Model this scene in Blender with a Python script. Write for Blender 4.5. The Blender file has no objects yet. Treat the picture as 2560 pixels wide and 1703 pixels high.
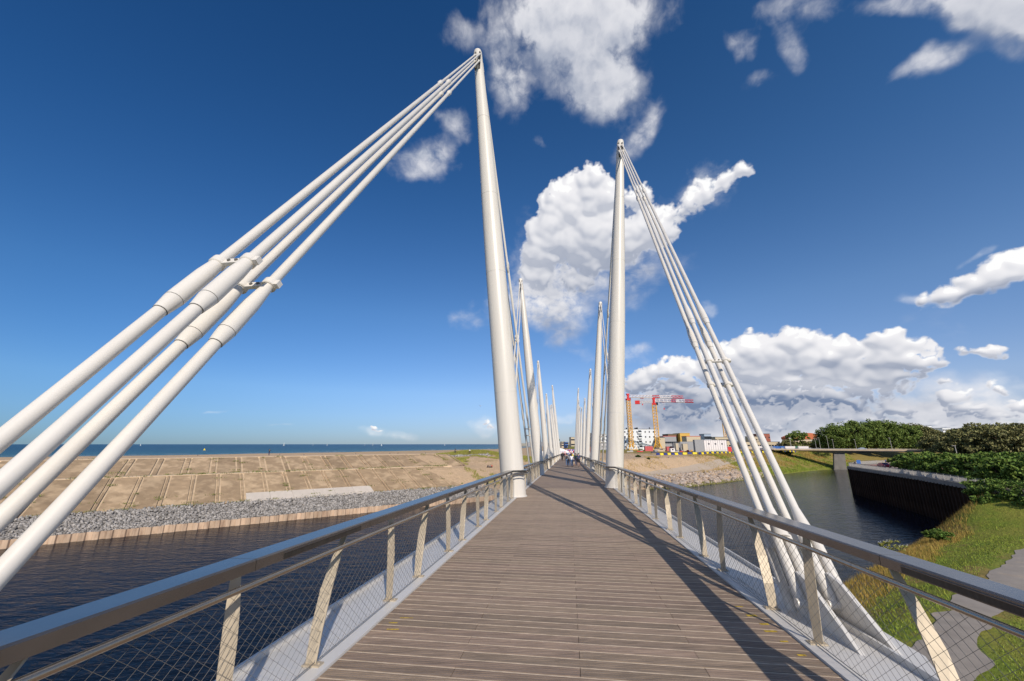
import bpy, math, random
import numpy as np
from mathutils import Vector, Matrix
random.seed(7); rng = np.random.default_rng(7)
PI = math.pi; R = math.radians
scene = bpy.context.scene
C = scene.collection

# ------------------------------------------------------------------ camera
FPX, CX, CY = 999.0, 1280.0, 851.5           # focal length and centre of the photograph (2560 px wide)
TILT = math.atan(259 / FPX)
ST, CT = math.sin(TILT), math.cos(TILT)
cam = bpy.data.cameras.new('camera'); cam_o = bpy.data.objects.new('camera', cam); C.objects.link(cam_o)
cam.sensor_width = 36.0; cam.lens = 36.0 * FPX / 2560.0
cam.clip_start = 0.05; cam.clip_end = 60000
cam_o.location = (0, 0, 0); cam_o.rotation_euler = (PI / 2 + TILT, 0, 0)
scene.camera = cam_o

def ray(x, y):
    u = (x - CX) / FPX; v = (y - CY) / FPX
    return Vector((u, CT + v * ST, ST - v * CT))
def at_z(x, y, z):
    r = ray(x, y); return r * (z / r.z)
def at_t(x, y, t):
    return ray(x, y) * t

# ------------------------------------------------------------------ light
SUN_AZ = R(162.75); SUN_EL = R(32)            # azimuth from +Y towards +X
world = bpy.data.worlds.new('World'); scene.world = world; world.use_nodes = True
sun = bpy.data.lights.new('sun', 'SUN'); sun.energy = 4.4; sun.angle = R(0.5); sun.color = (1.0, 0.905, 0.78)
sun_o = bpy.data.objects.new('sun', sun); C.objects.link(sun_o)
sdir = Vector((math.sin(SUN_AZ) * math.cos(SUN_EL), math.cos(SUN_AZ) * math.cos(SUN_EL), math.sin(SUN_EL)))
sun_o.rotation_euler = sdir.to_track_quat('Z', 'Y').to_euler(); sun_o.location = (0, -40, 60)
vs = scene.view_settings
vs.view_transform = 'Standard'; vs.look = 'None'; vs.exposure = 0.0; vs.gamma = 1.0; vs.use_curve_mapping = False

# cloud banks, described once in angles seen from the bridge (centre, size, turn, strength)
CLOUDS = [  # thin torn cloud: x, y, rx, ry, turn, weight
 (1440, 60, 190, 130, 0, .95), (1500, 210, 105, 95, 0, .85), (1270, 200, 62, 110, -8, .62), (1230, 80, 60, 70, 0, .45),
 (1150, 80, 55, 40, 25, .40), (1640, 30, 60, 40, 0, .28), (1400, 200, 90, 60, 0, .4), (1130, 305, 60, 40, 20, .42), (1068, 405, 90, 60, 0, .52),
 (1600, 340, 90, 36, -52, .55), (1345, 365, 30, 16, 0, .28), (1560, 300, 60, 60, 0, .25),
 (1480, 640, 200, 120, 0, .6), (1370, 740, 110, 90, 0, .72), (1420, 800, 80, 70, 0, .5),
 (1745, 490, 75, 55, -30, .45), (1785, 455, 60, 40, -20, .35), (1600, 690, 60, 26, -20, .45), (1300, 700, 50, 45, 0, .5),
 (1400, 845, 60, 38, -10, .45), (1165, 790, 50, 36, 20, .42), (1238, 765, 40, 50, 0, .42),
 (1775, 778, 32, 18, 40, .42), (1580, 875, 40, 30, 0, .42), (1620, 905, 25, 25, 0, .25),
 (1900, 1010, 360, 90, 0, .8), (1640, 1030, 160, 70, 0, .75), (2200, 1030, 260, 60, 0, .7), (2480, 1030, 170, 60, 0, .72), (2300, 1040, 200, 50, 0, .7), (2380, 1075, 300, 34, 0, .85), (2420, 975, 160, 40, 0, .5), (2000, 1085, 480, 32, 0, .85), (1700, 1085, 200, 30, 0, .75),
 (2420, 720, 200, 22, -10, .5), (2450, 640, 40, 15, -20, .42), (2350, 840, 120, 60, 0, .2),
 (2500, 30, 230, 75, 12, .95), (2340, 150, 130, 38, -22, .55), (2250, 10, 110, 34, 0, .5), (2545, 120, 70, 60, 0, .5),
 (1860, 100, 60, 50, 20, .5), (1980, 100, 40, 90, -25, .45), (2020, 20, 120, 40, 0, .42), (1900, 205, 50, 24, -20, .34), (1950, 40, 60, 40, 0, .35),
 (945, 1085, 55, 18, 0, .46), (1010, 1088, 45, 14, 0, .36), (1215, 1078, 45, 22, 0, .5), (1265, 1070, 40, 30, 0, .4), (1420, 1045, 60, 18, -8, .45), (1340, 1060, 60, 30, 0, .34),
 (530, 1030, 40, 5, 0, .3), (700, 1062, 60, 4, 0, .24), (1470, 880, 40, 30, 0, .3)]
PUFFS = [   # heaped cumulus built of many rounded heads: x, y, rx, ry, turn, weight
 (1480, 475, 80, 62, 0, 1.0), (1410, 520, 60, 60, 0, 1.0), (1370, 600, 62, 75, 20, 1.0), (1470, 590, 120, 90, 0, 1.0), (1340, 680, 48, 60, 0, .85), (1580, 600, 110, 60, -18, .85), (1650, 560, 80, 52, -25, .8), (1440, 700, 70, 45, 0, .6), (1590, 500, 40, 34, 0, .75),
 (1745, 500, 60, 42, -30, .7), (1800, 455, 50, 28, -30, .65), (1855, 425, 34, 24, -35, .75), (1600, 330, 62, 24, -55, .5),
 (2000, 842, 85, 42, 0, 1.0), (1885, 862, 90, 40, 0, 1.0), (1810, 900, 90, 50, 0, 1.0), (2080, 870, 90, 42, 0, 1.0), (1960, 920, 230, 62, 0, 1.0), (2230, 875, 90, 36, 5, .95), (2160, 930, 170, 52, 0, .95), (1690, 930, 90, 42, -12, .9), (1600, 955, 70, 36, 0, .85), (2320, 900, 60, 36, 0, .7),
 (1800, 985, 220, 36, 0, .8), (2060, 990, 200, 34, 0, .75), (2210, 1022, 80, 26, 0, .85), (2120, 1030, 70, 20, 0, .7), (1700, 1020, 120, 34, 0, .65),
 (2370, 985, 52, 34, 0, .9), (2410, 1015, 70, 26, 0, .8), (2480, 960, 40, 20, 0, .6), (2540, 1000, 60, 30, 0, .85), (2460, 1040, 90, 18, 0, .7), (2330, 1052, 80, 15, 0, .65), (2520, 1060, 80, 14, 0, .65), (1980, 1050, 120, 16, 0, .6), (2140, 1068, 120, 12, 0, .6), (1840, 1060, 110, 16, 0, .55),
 (2400, 720, 120, 20, -10, .85), (2490, 690, 90, 28, -14, .9), (2550, 655, 50, 26, -20, .8), (2490, 895, 55, 15, -2, .8), (1165, 785, 34, 24, 20, .5), (945, 1082, 26, 12, 0, .7), (1218, 1076, 24, 12, 0, .7)]
DARK = [(1560, 1000, 90, 60, 0, .35), (2200, 1075, 420, 18, 0, .22), (1850, 1075, 320, 22, 0, .25), (1270, 230, 80, 120, 0, .22), (1500, 230, 120, 90, 0, .22), (1980, 90, 120, 110, 0, .2), (1400, 840, 90, 60, 0, .40), (1950, 1010, 330, 34, 0, .62), (1680, 1020, 150, 60, 0, .60), (1750, 1060, 200, 30, 0, .4), (2100, 915, 120, 24, 0, .34), (1930, 905, 90, 20, 0, .32), (1780, 960, 120, 30, 0, .28), (2250, 940, 110, 24, 0, .3),
        (1480, 700, 170, 60, 0, .24), (1560, 620, 150, 60, 0, .16), (2420, 742, 230, 15, -10, .40), (2500, 60, 300, 120, 0, .42), (1440, 130, 260, 190, 0, .28), (2300, 1045, 300, 16, 0, .2),
        (2440, 1030, 120, 12, 0, .25), (2350, 170, 140, 50, 0, .25), (1900, 110, 160, 120, 0, .2), (1600, 380, 90, 50, 0, .15), (2490, 908, 60, 7, 0, .3), (1165, 800, 60, 30, 0, .1)]
def azel(x, y):
    r = ray(x, y).normalized(); return math.atan2(r.x, r.y), math.asin(r.z)
def blob_frame(x, y, rx, ry, turn):
    a = R(turn); ex = (math.cos(a), math.sin(a)); ey = (-math.sin(a), math.cos(a))
    c = np.array(azel(x, y))
    p1 = (np.array(azel(x + ex[0] * 10, y + ex[1] * 10)) - c) / 10 * rx
    p2 = (np.array(azel(x + ey[0] * 10, y + ey[1] * 10)) - c) / 10 * ry
    return c, np.linalg.inv(np.array([p1, p2]).T)     # angle offset -> unit disc
def vnoise(x, y, seed=0):
    """smooth lattice noise 0..1"""
    x = np.asarray(x, float); y = np.asarray(y, float)
    xi = np.floor(x).astype(np.int64); yi = np.floor(y).astype(np.int64); xf = x - xi; yf = y - yi
    u = xf * xf * (3 - 2 * xf); v = yf * yf * (3 - 2 * yf)
    def h(a, b):
        q = (a * 374761393 + b * 668265263 + seed * 1442695) & 0x7fffffff
        q = ((q ^ (q >> 13)) * 1274126177) & 0x7fffffff
        return ((q ^ (q >> 16)) & 0xffff) / 65535.0
    return (h(xi, yi) * (1 - u) + h(xi + 1, yi) * u) * (1 - v) + (h(xi, yi + 1) * (1 - u) + h(xi + 1, yi + 1) * u) * v
def fbm(x, y, seed=0, o=4):
    s = 0; a = .5; t = 0
    for i in range(o):
        s = s + a * vnoise(x * 2 ** i, y * 2 ** i, seed + i * 17); t += a; a *= .5
    return s / t
def cover_field(A, E, blobs, warp=.05):
    wa = A + (fbm(A * 14 + 50, E * 14 + 50, 71, 4) - .5) * warp; we = E + (fbm(A * 14 + 90, E * 14 + 20, 72, 4) - .5) * warp
    acc = np.zeros(A.shape); k = .3
    for (x, y, rx, ry, t, w) in blobs:
        c, M = blob_frame(x, y, rx, ry, t)
        da, de = wa - c[0], we - c[1]
        r = np.hypot(M[0, 0] * da + M[0, 1] * de, M[1, 0] * da + M[1, 1] * de)
        q = np.clip((1.6 - r) / 1.3, 0, 1); q = q * q * (3 - 2 * q) * w
        h = np.maximum(k - np.abs(acc - q), 0) / k
        m = np.maximum(acc, q) + np.where(np.minimum(acc, q) > 0.02, h * h * k * .25, 0); acc = m
    return acc

def puff_field(A, E, az, el):
    """rounded heads piled inside the cumulus outlines: returns silhouette strength and sunlit amount"""
    r_ = np.random.default_rng(11); da = az[1] - az[0]; de = el[1] - el[0]
    cov = cover_field(A, E, PUFFS, .055)
    WA = A + (fbm(A * 45 + 9, E * 45 + 9, 81, 3) - .5) * .022; WE = E + (fbm(A * 45 + 40, E * 45 + 70, 82, 3) - .5) * .022
    H = np.full(A.shape, -1.0); S = np.full(A.shape, -1.0); ny, nx = A.shape
    ii = np.argwhere(cov > .50); wgt = 1.0 / np.maximum(.35, cov[ii[:, 0], ii[:, 1]] * 1.0); wgt /= wgt.sum()
    order = r_.choice(len(ii), 6500, p=wgt)
    for q, k in enumerate(order):
        j, i = ii[k]; c = cov[j, i]; ec = el[j]; far = .45 + .55 * min(1, max(0, (ec - R(1.5)) / R(16)))
        r = R(.35 + 2.6 * max(0, c - .40) * r_.uniform(.25, 1.0)) * far
        if q > 4200: r = R(r_.uniform(.22, .55)) * far
        flat = .62 if ec < R(9) else .85
        ci, cj = int(r / da) + 2, int(r * flat / de) + 2; j0, j1, i0, i1 = max(0, j - cj), min(ny, j + cj + 1), max(0, i - ci), min(nx, i + ci + 1)
        d = np.hypot((WA[j0:j1, i0:i1] - az[i]), (WE[j0:j1, i0:i1] - el[j]) / flat) / r
        z = np.where(d < 1, np.sqrt(np.clip(1 - d * d, 0, 1)) * r + c * R(2.0) + r_.uniform(0, .9) * r, -1)
        H[j0:j1, i0:i1] = np.maximum(H[j0:j1, i0:i1], z); S[j0:j1, i0:i1] = np.maximum(S[j0:j1, i0:i1], (1 - d) * r / R(1.0) * (1.4 / far))
    Hs = np.where(H < 0, 0, H)
    for _ in range(6): Hs = (Hs + np.roll(Hs, 1, 0) + np.roll(Hs, -1, 0) + np.roll(Hs, 1, 1) + np.roll(Hs, -1, 1)) / 5
    gx = (np.roll(Hs, -1, 1) - np.roll(Hs, 1, 1)) / (2 * da); gy = (np.roll(Hs, -1, 0) - np.roll(Hs, 1, 0)) / (2 * de)
    gx = np.clip(gx, -1.6, 1.6); gy = np.clip(gy, -1.6, 1.6); n = np.sqrt(gx ** 2 + gy ** 2 + 1); lx, ly, lz = .22, .62, .75; ll = math.sqrt(lx * lx + ly * ly + lz * lz)
    lit = (-gx * lx - gy * ly + lz) / n / ll
    cs = np.roll(np.roll(cov, -int(R(.9) / da), 1), -int(R(2.0) / de), 0)            # how much cloud stands sunward
    lit = lit - .42 * np.clip(cs - .35, 0, 1) + .12 * np.clip(.8 - cs, 0, .8)
    return np.clip(S, -1, 1.5), lit
def build_sky():
    nt = world.node_tree; nt.nodes.clear(); L = nt.links.new
    sky = nt.nodes.new('ShaderNodeTexSky'); sky.sky_type = 'NISHITA'; sky.sun_disc = False
    sky.sun_elevation = SUN_EL; sky.sun_rotation = SUN_AZ; sky.altitude = 0; sky.air_density = SKY_AIR; sky.dust_density = SKY_DUST; sky.ozone_density = SKY_OZONE
    hs = nt.nodes.new('ShaderNodeHueSaturation'); hs.inputs['Saturation'].default_value = SKY_SAT; L(sky.outputs[0], hs.inputs['Color'])
    gm = nt.nodes.new('ShaderNodeMix'); gm.data_type = 'RGBA'; gm.blend_type = 'MULTIPLY'; gm.inputs[0].default_value = 1
    # the low sky stands whiter and bluer than clean-air scattering gives: sea haze near the horizon
    tc = nt.nodes.new('ShaderNodeTexCoord'); sp = nt.nodes.new('ShaderNodeSeparateXYZ'); L(tc.outputs['Generated'], sp.inputs[0])
    cr = nt.nodes.new('ShaderNodeValToRGB'); L(sp.outputs[2], cr.inputs[0]); el = cr.color_ramp.elements
    el[0].position = 0; el[0].color = (*SKY_TINTS[0], 1); el[1].position = 1; el[1].color = (*SKY_TINTS[-1][1], 1)
    for pos, c in SKY_TINTS[1:-1]: q = el.new(pos); q.color = (*c, 1)
    L(hs.outputs[0], gm.inputs[6]); L(cr.outputs[0], gm.inputs[7])
    # skylight is deeper towards the open sea than towards the land
    mr_ = nt.nodes.new('ShaderNodeMapRange'); mr_.inputs['From Min'].default_value = -.75; mr_.inputs['From Max'].default_value = .75; L(sp.outputs[0], mr_.inputs['Value'])
    c2 = nt.nodes.new('ShaderNodeValToRGB'); L(mr_.outputs[0], c2.inputs[0]); c2.color_ramp.elements[0].color = (.62, .80, .90, 1); c2.color_ramp.elements[1].color = (1.55, 1.24, 1.14, 1)
    g2 = nt.nodes.new('ShaderNodeMix'); g2.data_type = 'RGBA'; g2.blend_type = 'MULTIPLY'; g2.inputs[0].default_value = 1; L(gm.outputs[2], g2.inputs[6]); L(c2.outputs[0], g2.inputs[7])
    bg = nt.nodes.new('ShaderNodeBackground'); bg.inputs['Strength'].default_value = SKY_STRENGTH; L(g2.outputs[2], bg.inputs[0])
    out = nt.nodes.new('ShaderNodeOutputWorld'); L(bg.outputs[0], out.inputs[0])

def build_clouds():
    """a dome far outside everything; it carries how thick the cloud is in each direction, the shader adds the billows"""
    fa = np.arange(-64, 64, .15); fe = np.arange(-1.2, 60, .14)
    az = np.radians(np.concatenate([np.arange(-181, -64.5, 3.0), fa, np.arange(64.5, 181.6, 3.0)])); el = np.radians(np.concatenate([fe, np.arange(60.5, 90, 3.0)]))
    i0 = len(np.arange(-181, -64.5, 3.0)); i1 = i0 + len(fa); j1 = len(fe)
    A, E = np.meshgrid(az, el)
    X = np.sin(A) * np.cos(E); Y = np.cos(A) * np.cos(E); Z = np.sin(E); RAD = 45000
    V = np.stack([X, Y, Z], -1).reshape(-1, 3) * RAD; nx, ny = len(az), len(el)
    I, J = np.meshgrid(np.arange(nx - 1), np.arange(ny - 1)); b = (J * nx + I); F = np.stack([b, b + nx, b + nx + 1, b + 1], -1).reshape(-1, 4)
    back = np.clip((np.abs(A) - R(62)) / R(16), 0, 1); sdot = X * sdir.x + Y * sdir.y + Z * sdir.z
    def cov(dA, dE):
        a, e = A + dA, E + dE
        gen = np.clip((fbm(a * 3 + 7, e * 5 + 3, 5, 5) - .47) * 5, 0, .9) * back * np.clip((.80 - sdot) / .15, 0, 1)
        return np.maximum(cover_field(a, e, CLOUDS), gen)
    c0 = cov(0, 0); c1 = cov(.016, .030); dkf = cover_field(A, E, DARK, .03)
    ps = np.full(A.shape, -1.0); pl = np.zeros(A.shape); ps[:j1, i0:i1], pl[:j1, i0:i1] = puff_field(A[:j1, i0:i1], E[:j1, i0:i1], az[i0:i1], el[:j1])
    me = bpy.data.meshes.new('clouds'); me.vertices.add(len(V)); me.vertices.foreach_set('co', V.astype(np.float32).ravel())
    me.loops.add(F.size); me.loops.foreach_set('vertex_index', F.astype(np.int32).ravel()); me.polygons.add(len(F)); me.polygons.foreach_set('loop_start', np.arange(0, F.size, 4, dtype=np.int32)); me.update(calc_edges=True)
    for n, a in (('thick', c0), ('thick_sunward', c1), ('base', dkf), ('heads', ps), ('heads_lit', pl)):
        t = me.attributes.new(n, 'FLOAT', 'POINT'); t.data.foreach_set('value', a.reshape(-1).astype(np.float32))
    m = bpy.data.materials.new('cloud'); m.use_nodes = True; nt = m.node_tree; nt.nodes.clear(); L = nt.links.new
    m.cycles.emission_sampling = 'NONE'
    def M(op, a, b=None):
        k = nt.nodes.new('ShaderNodeMath'); k.operation = op
        for i, v in enumerate((a, b)):
            if v is None: continue
            if isinstance(v, (int, float)): k.inputs[i].default_value = v
            else: L(v, k.inputs[i])
        return k.outputs[0]
    def mr(v, a, b, c, d_, s=False):
        k = nt.nodes.new('ShaderNodeMapRange')
        if s: k.interpolation_type = 'SMOOTHSTEP'
        for i, q in zip(('From Min', 'From Max', 'To Min', 'To Max'), (a, b, c, d_)): k.inputs[i].default_value = q
        L(v, k.inputs['Value']); return k.outputs[0]
    att = lambda n: (lambda k: (setattr(k, 'attribute_name', n), k.outputs['Fac'])[1])(nt.nodes.new('ShaderNodeAttribute'))
    tc = nt.nodes.new('ShaderNodeTexCoord'); nr = nt.nodes.new('ShaderNodeVectorMath'); nr.operation = 'NORMALIZE'; L(tc.outputs['Object'], nr.inputs[0])
    sp = nt.nodes.new('ShaderNodeSeparateXYZ'); L(nr.outputs[0], sp.inputs[0])
    A_ = M('ARCTAN2', sp.outputs[0], sp.outputs[1]); E_ = M('ARCSINE', sp.outputs[2])
    cb = nt.nodes.new('ShaderNodeCombineXYZ'); L(A_, cb.inputs[0]); L(M('MULTIPLY', E_, 1.35), cb.inputs[1])
    wn = nt.nodes.new('ShaderNodeTexNoise'); wn.inputs['Scale'].default_value = 22; wn.inputs['Detail'].default_value = 3; L(cb.outputs[0], wn.inputs['Vector'])
    ws = nt.nodes.new('ShaderNodeVectorMath'); ws.operation = 'MULTIPLY_ADD'; L(wn.outputs['Color'], ws.inputs[0]); ws.inputs[1].default_value = (.03, .03, 0); L(cb.outputs[0], ws.inputs[2])
    def billow(off):
        ad = nt.nodes.new('ShaderNodeVectorMath'); ad.operation = 'ADD'; L(ws.outputs[0], ad.inputs[0]); ad.inputs[1].default_value = off
        n1 = nt.nodes.new('ShaderNodeTexNoise'); n1.inputs['Scale'].default_value = 10; n1.inputs['Detail'].default_value = 9; n1.inputs['Roughness'].default_value = .56; L(ad.outputs[0], n1.inputs['Vector'])
        vo = nt.nodes.new('ShaderNodeTexVoronoi'); vo.feature = 'SMOOTH_F1'; vo.voronoi_dimensions = '2D'; vo.inputs['Scale'].default_value = 30; vo.inputs['Smoothness'].default_value = .4
        vo.inputs['Detail'].default_value = 2.0; vo.inputs['Roughness'].default_value = .5; vo.inputs['Lacunarity'].default_value = 2.4; L(ad.outputs[0], vo.inputs['Vector'])
        n2 = nt.nodes.new('ShaderNodeTexNoise'); n2.inputs['Scale'].default_value = 7.5; n2.inputs['Detail'].default_value = 3.2; n2.inputs['Roughness'].default_value = .5; L(ad.outputs[0], n2.inputs['Vector'])
        return M('MULTIPLY', M('SUBTRACT', n1.outputs[0], .5), 1.6), M('MULTIPLY', M('SUBTRACT', .40, vo.outputs['Distance']), .60), M('MULTIPLY', M('SUBTRACT', n2.outputs[0], .5), 1.6)
    t0 = att('thick')
    n0, v0, l0 = billow((0, 0, 0)); _, v1, l1 = billow((.012, .026, 0))
    puff = mr(t0, .40, .9, .1, 1.0)
    D0 = M('SUBTRACT', M('ADD', M('ADD', M('MULTIPLY', t0, 1.4), n0), M('MULTIPLY', v0, puff)), .27)
    Da = M('ADD', M('ADD', M('MULTIPLY', t0, .9), l0), M('MULTIPLY', v0, .30))
    D1 = M('ADD', M('ADD', M('MULTIPLY', att('thick_sunward'), .9), l1), M('MULTIPLY', v1, .30))
    soft = mr(t0, .35, 1.0, 1.15, .26)
    al = nt.nodes.new('ShaderNodeMapRange'); al.interpolation_type = 'SMOOTHSTEP'; al.inputs['From Min'].default_value = -.06; L(soft, al.inputs['From Max']); L(D0, al.inputs['Value'])
    alpha = M('MULTIPLY', al.outputs[0], mr(t0, .02, .22, 0, 1, True))
    shade = mr(M('SUBTRACT', Da, D1), -.46, .34, .56, 1.0, True)
    fine = nt.nodes.new('ShaderNodeTexNoise'); fine.inputs['Scale'].default_value = 55; fine.inputs['Detail'].default_value = 5; fine.inputs['Roughness'].default_value = .6; L(ws.outputs[0], fine.inputs['Vector'])
    fn = M('SUBTRACT', fine.outputs[0], .5)
    pa = mr(M('ADD', att('heads'), M('MULTIPLY', fn, 1.3)), .02, .78, 0, 1, True)
    pb = M('ADD', mr(M('ADD', att('heads_lit'), M('MULTIPLY', fn, .13)), .10, 1.0, .44, 1.0), M('MULTIPLY', M('SUBTRACT', shade, .78), .25))
    wb = M('SUBTRACT', shade, mr(D0, .3, 1.3, 0, .16))
    bm = nt.nodes.new('ShaderNodeMix'); bm.data_type = 'FLOAT'; L(M('MULTIPLY', pa, mr(att('heads'), .0, .7, .25, 1)), bm.inputs[0]); L(wb, bm.inputs[2]); L(pb, bm.inputs[3])
    alpha = M('SUBTRACT', 1, M('MULTIPLY', M('SUBTRACT', 1, alpha), M('SUBTRACT', 1, pa)))
    br = M('MAXIMUM', M('SUBTRACT', bm.outputs[0], M('MULTIPLY', att('base'), .85)), 0)
    cr = nt.nodes.new('ShaderNodeValToRGB'); L(br, cr.inputs[0]); e = cr.color_ramp.elements
    for i, (p_, c_) in enumerate(CLOUD_RAMP):
        q = e[0] if i == 0 else e[1] if i == len(CLOUD_RAMP) - 1 else e.new(p_)
        q.position = p_; q.color = (*c_, 1)
    em = nt.nodes.new('ShaderNodeEmission'); L(cr.outputs[0], em.inputs[0]); em.inputs['Strength'].default_value = 1.0
    tr = nt.nodes.new('ShaderNodeBsdfTransparent'); mx = nt.nodes.new('ShaderNodeMixShader'); L(alpha, mx.inputs[0]); L(tr.outputs[0], mx.inputs[1]); L(em.outputs[0], mx.inputs[2])
    out = nt.nodes.new('ShaderNodeOutputMaterial'); L(mx.outputs[0], out.inputs[0])
    me.materials.append(m); o = bpy.data.objects.new('clouds', me); C.objects.link(o); o['kind'] = 'structure'
SKY_STRENGTH = 0.11
SKY_AIR, SKY_DUST, SKY_OZONE, SKY_SAT = 1.0, 0.0, 3.0, 1.15
SKY_TINTS = [(.30, .42, .76), (.03, (.40, .51, .82)), (.12, (.68, .74, .93)), (.30, (.70, .83, .97)), (.55, (.47, .74, .93)), (1.0, (.20, .57, .80))]
CLOUD_RAMP = [(0.0, (.19, .25, .38)), (.30, (.38, .42, .52)), (.58, (.56, .57, .62)), (.74, (.66, .66, .70)), (.98, (.92, .91, .93))]
build_sky(); build_clouds()

# ------------------------------------------------------------------ helpers
def node_mat(name, base, rough=.6, metal=0.0, var=0.0, vscale=1.0, bump=0.0, bscale=20.0, island=0.0, objrand=0.0, spec=.5,
             second=None, s2scale=1.0, s2lo=.45, s2hi=.62, stretch=None, coord='Object', hue=0.0):
    """painted / mineral / woven surface: base colour with soft variation, optional patches of a second colour"""
    m = bpy.data.materials.new(name); m.use_nodes = True; nt = m.node_tree; L = nt.links.new
    p = nt.nodes['Principled BSDF']; p.inputs['Roughness'].default_value = rough; p.inputs['Metallic'].default_value = metal
    p.inputs['Specular IOR Level'].default_value = spec
    if coord == 'Position': vec = nt.nodes.new('ShaderNodeNewGeometry').outputs['Position']     # no two pieces repeat the same pattern
    else: vec = nt.nodes.new('ShaderNodeTexCoord').outputs[coord]
    if stretch:
        mp = nt.nodes.new('ShaderNodeMapping'); mp.inputs['Scale'].default_value = stretch; L(vec, mp.inputs[0]); vec = mp.outputs[0]
    rgb = nt.nodes.new('ShaderNodeRGB'); rgb.outputs[0].default_value = (*base, 1); col = rgb.outputs[0]
    if second is not None:
        n = nt.nodes.new('ShaderNodeTexNoise'); n.inputs['Scale'].default_value = s2scale; n.inputs['Detail'].default_value = 6; n.inputs['Roughness'].default_value = .6; L(vec, n.inputs['Vector'])
        r = nt.nodes.new('ShaderNodeMapRange'); r.inputs['From Min'].default_value = s2lo; r.inputs['From Max'].default_value = s2hi; L(n.outputs[0], r.inputs['Value'])
        mx = nt.nodes.new('ShaderNodeMix'); mx.data_type = 'RGBA'; L(r.outputs[0], mx.inputs[0]); L(col, mx.inputs[6]); mx.inputs[7].default_value = (*second, 1); col = mx.outputs[2]
    fac = None
    def addf(f, v):
        nonlocal fac
        r = nt.nodes.new('ShaderNodeMapRange'); r.inputs['To Min'].default_value = 1 - v; r.inputs['To Max'].default_value = 1 + v; L(f, r.inputs['Value'])
        if fac is None: fac = r.outputs[0]
        else:
            k = nt.nodes.new('ShaderNodeMath'); k.operation = 'MULTIPLY'; L(fac, k.inputs[0]); L(r.outputs[0], k.inputs[1]); fac = k.outputs[0]
    if var:
        n = nt.nodes.new('ShaderNodeTexNoise'); n.inputs['Scale'].default_value = vscale; n.inputs['Detail'].default_value = 5; L(vec, n.inputs['Vector'])
        r = nt.nodes.new('ShaderNodeMapRange'); r.inputs['From Min'].default_value = .3; r.inputs['From Max'].default_value = .7; L(n.outputs[0], r.inputs['Value']); addf(r.outputs[0], var)
    if island:
        g = nt.nodes.new('ShaderNodeNewGeometry'); addf(g.outputs['Random Per Island'], island)
    if objrand:
        g = nt.nodes.new('ShaderNodeObjectInfo'); addf(g.outputs['Random'], objrand)
    if fac is not None:
        v = nt.nodes.new('ShaderNodeVectorMath'); v.operation = 'SCALE'; L(col, v.inputs[0]); L(fac, v.inputs['Scale']); col = v.outputs[0]
    if hue and (island or objrand):
        h = nt.nodes.new('ShaderNodeHueSaturation'); L(col, h.inputs['Color'])
        g = nt.nodes.new('ShaderNodeNewGeometry' if island else 'ShaderNodeObjectInfo')
        src = g.outputs['Random Per Island'] if island else g.outputs['Random']
        wn = nt.nodes.new('ShaderNodeTexWhiteNoise'); wn.noise_dimensions = '1D'; L(src, wn.inputs['W'])
        r = nt.nodes.new('ShaderNodeMapRange'); r.inputs['To Min'].default_value = .5 - hue; r.inputs['To Max'].default_value = .5 + hue; L(wn.outputs['Value'], r.inputs['Value'])
        L(r.outputs[0], h.inputs['Hue']); col = h.outputs[0]
    L(col, p.inputs['Base Color'])
    if bump:
        n = nt.nodes.new('ShaderNodeTexNoise'); n.inputs['Scale'].default_value = bscale; n.inputs['Detail'].default_value = 6; L(vec, n.inputs['Vector'])
        b = nt.nodes.new('ShaderNodeBump'); b.inputs['Strength'].default_value = min(1, bump); b.inputs['Distance'].default_value = .6 / bscale; L(n.outputs[0], b.inputs['Height']); L(b.outputs[0], p.inputs['Normal'])
    return m

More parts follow.
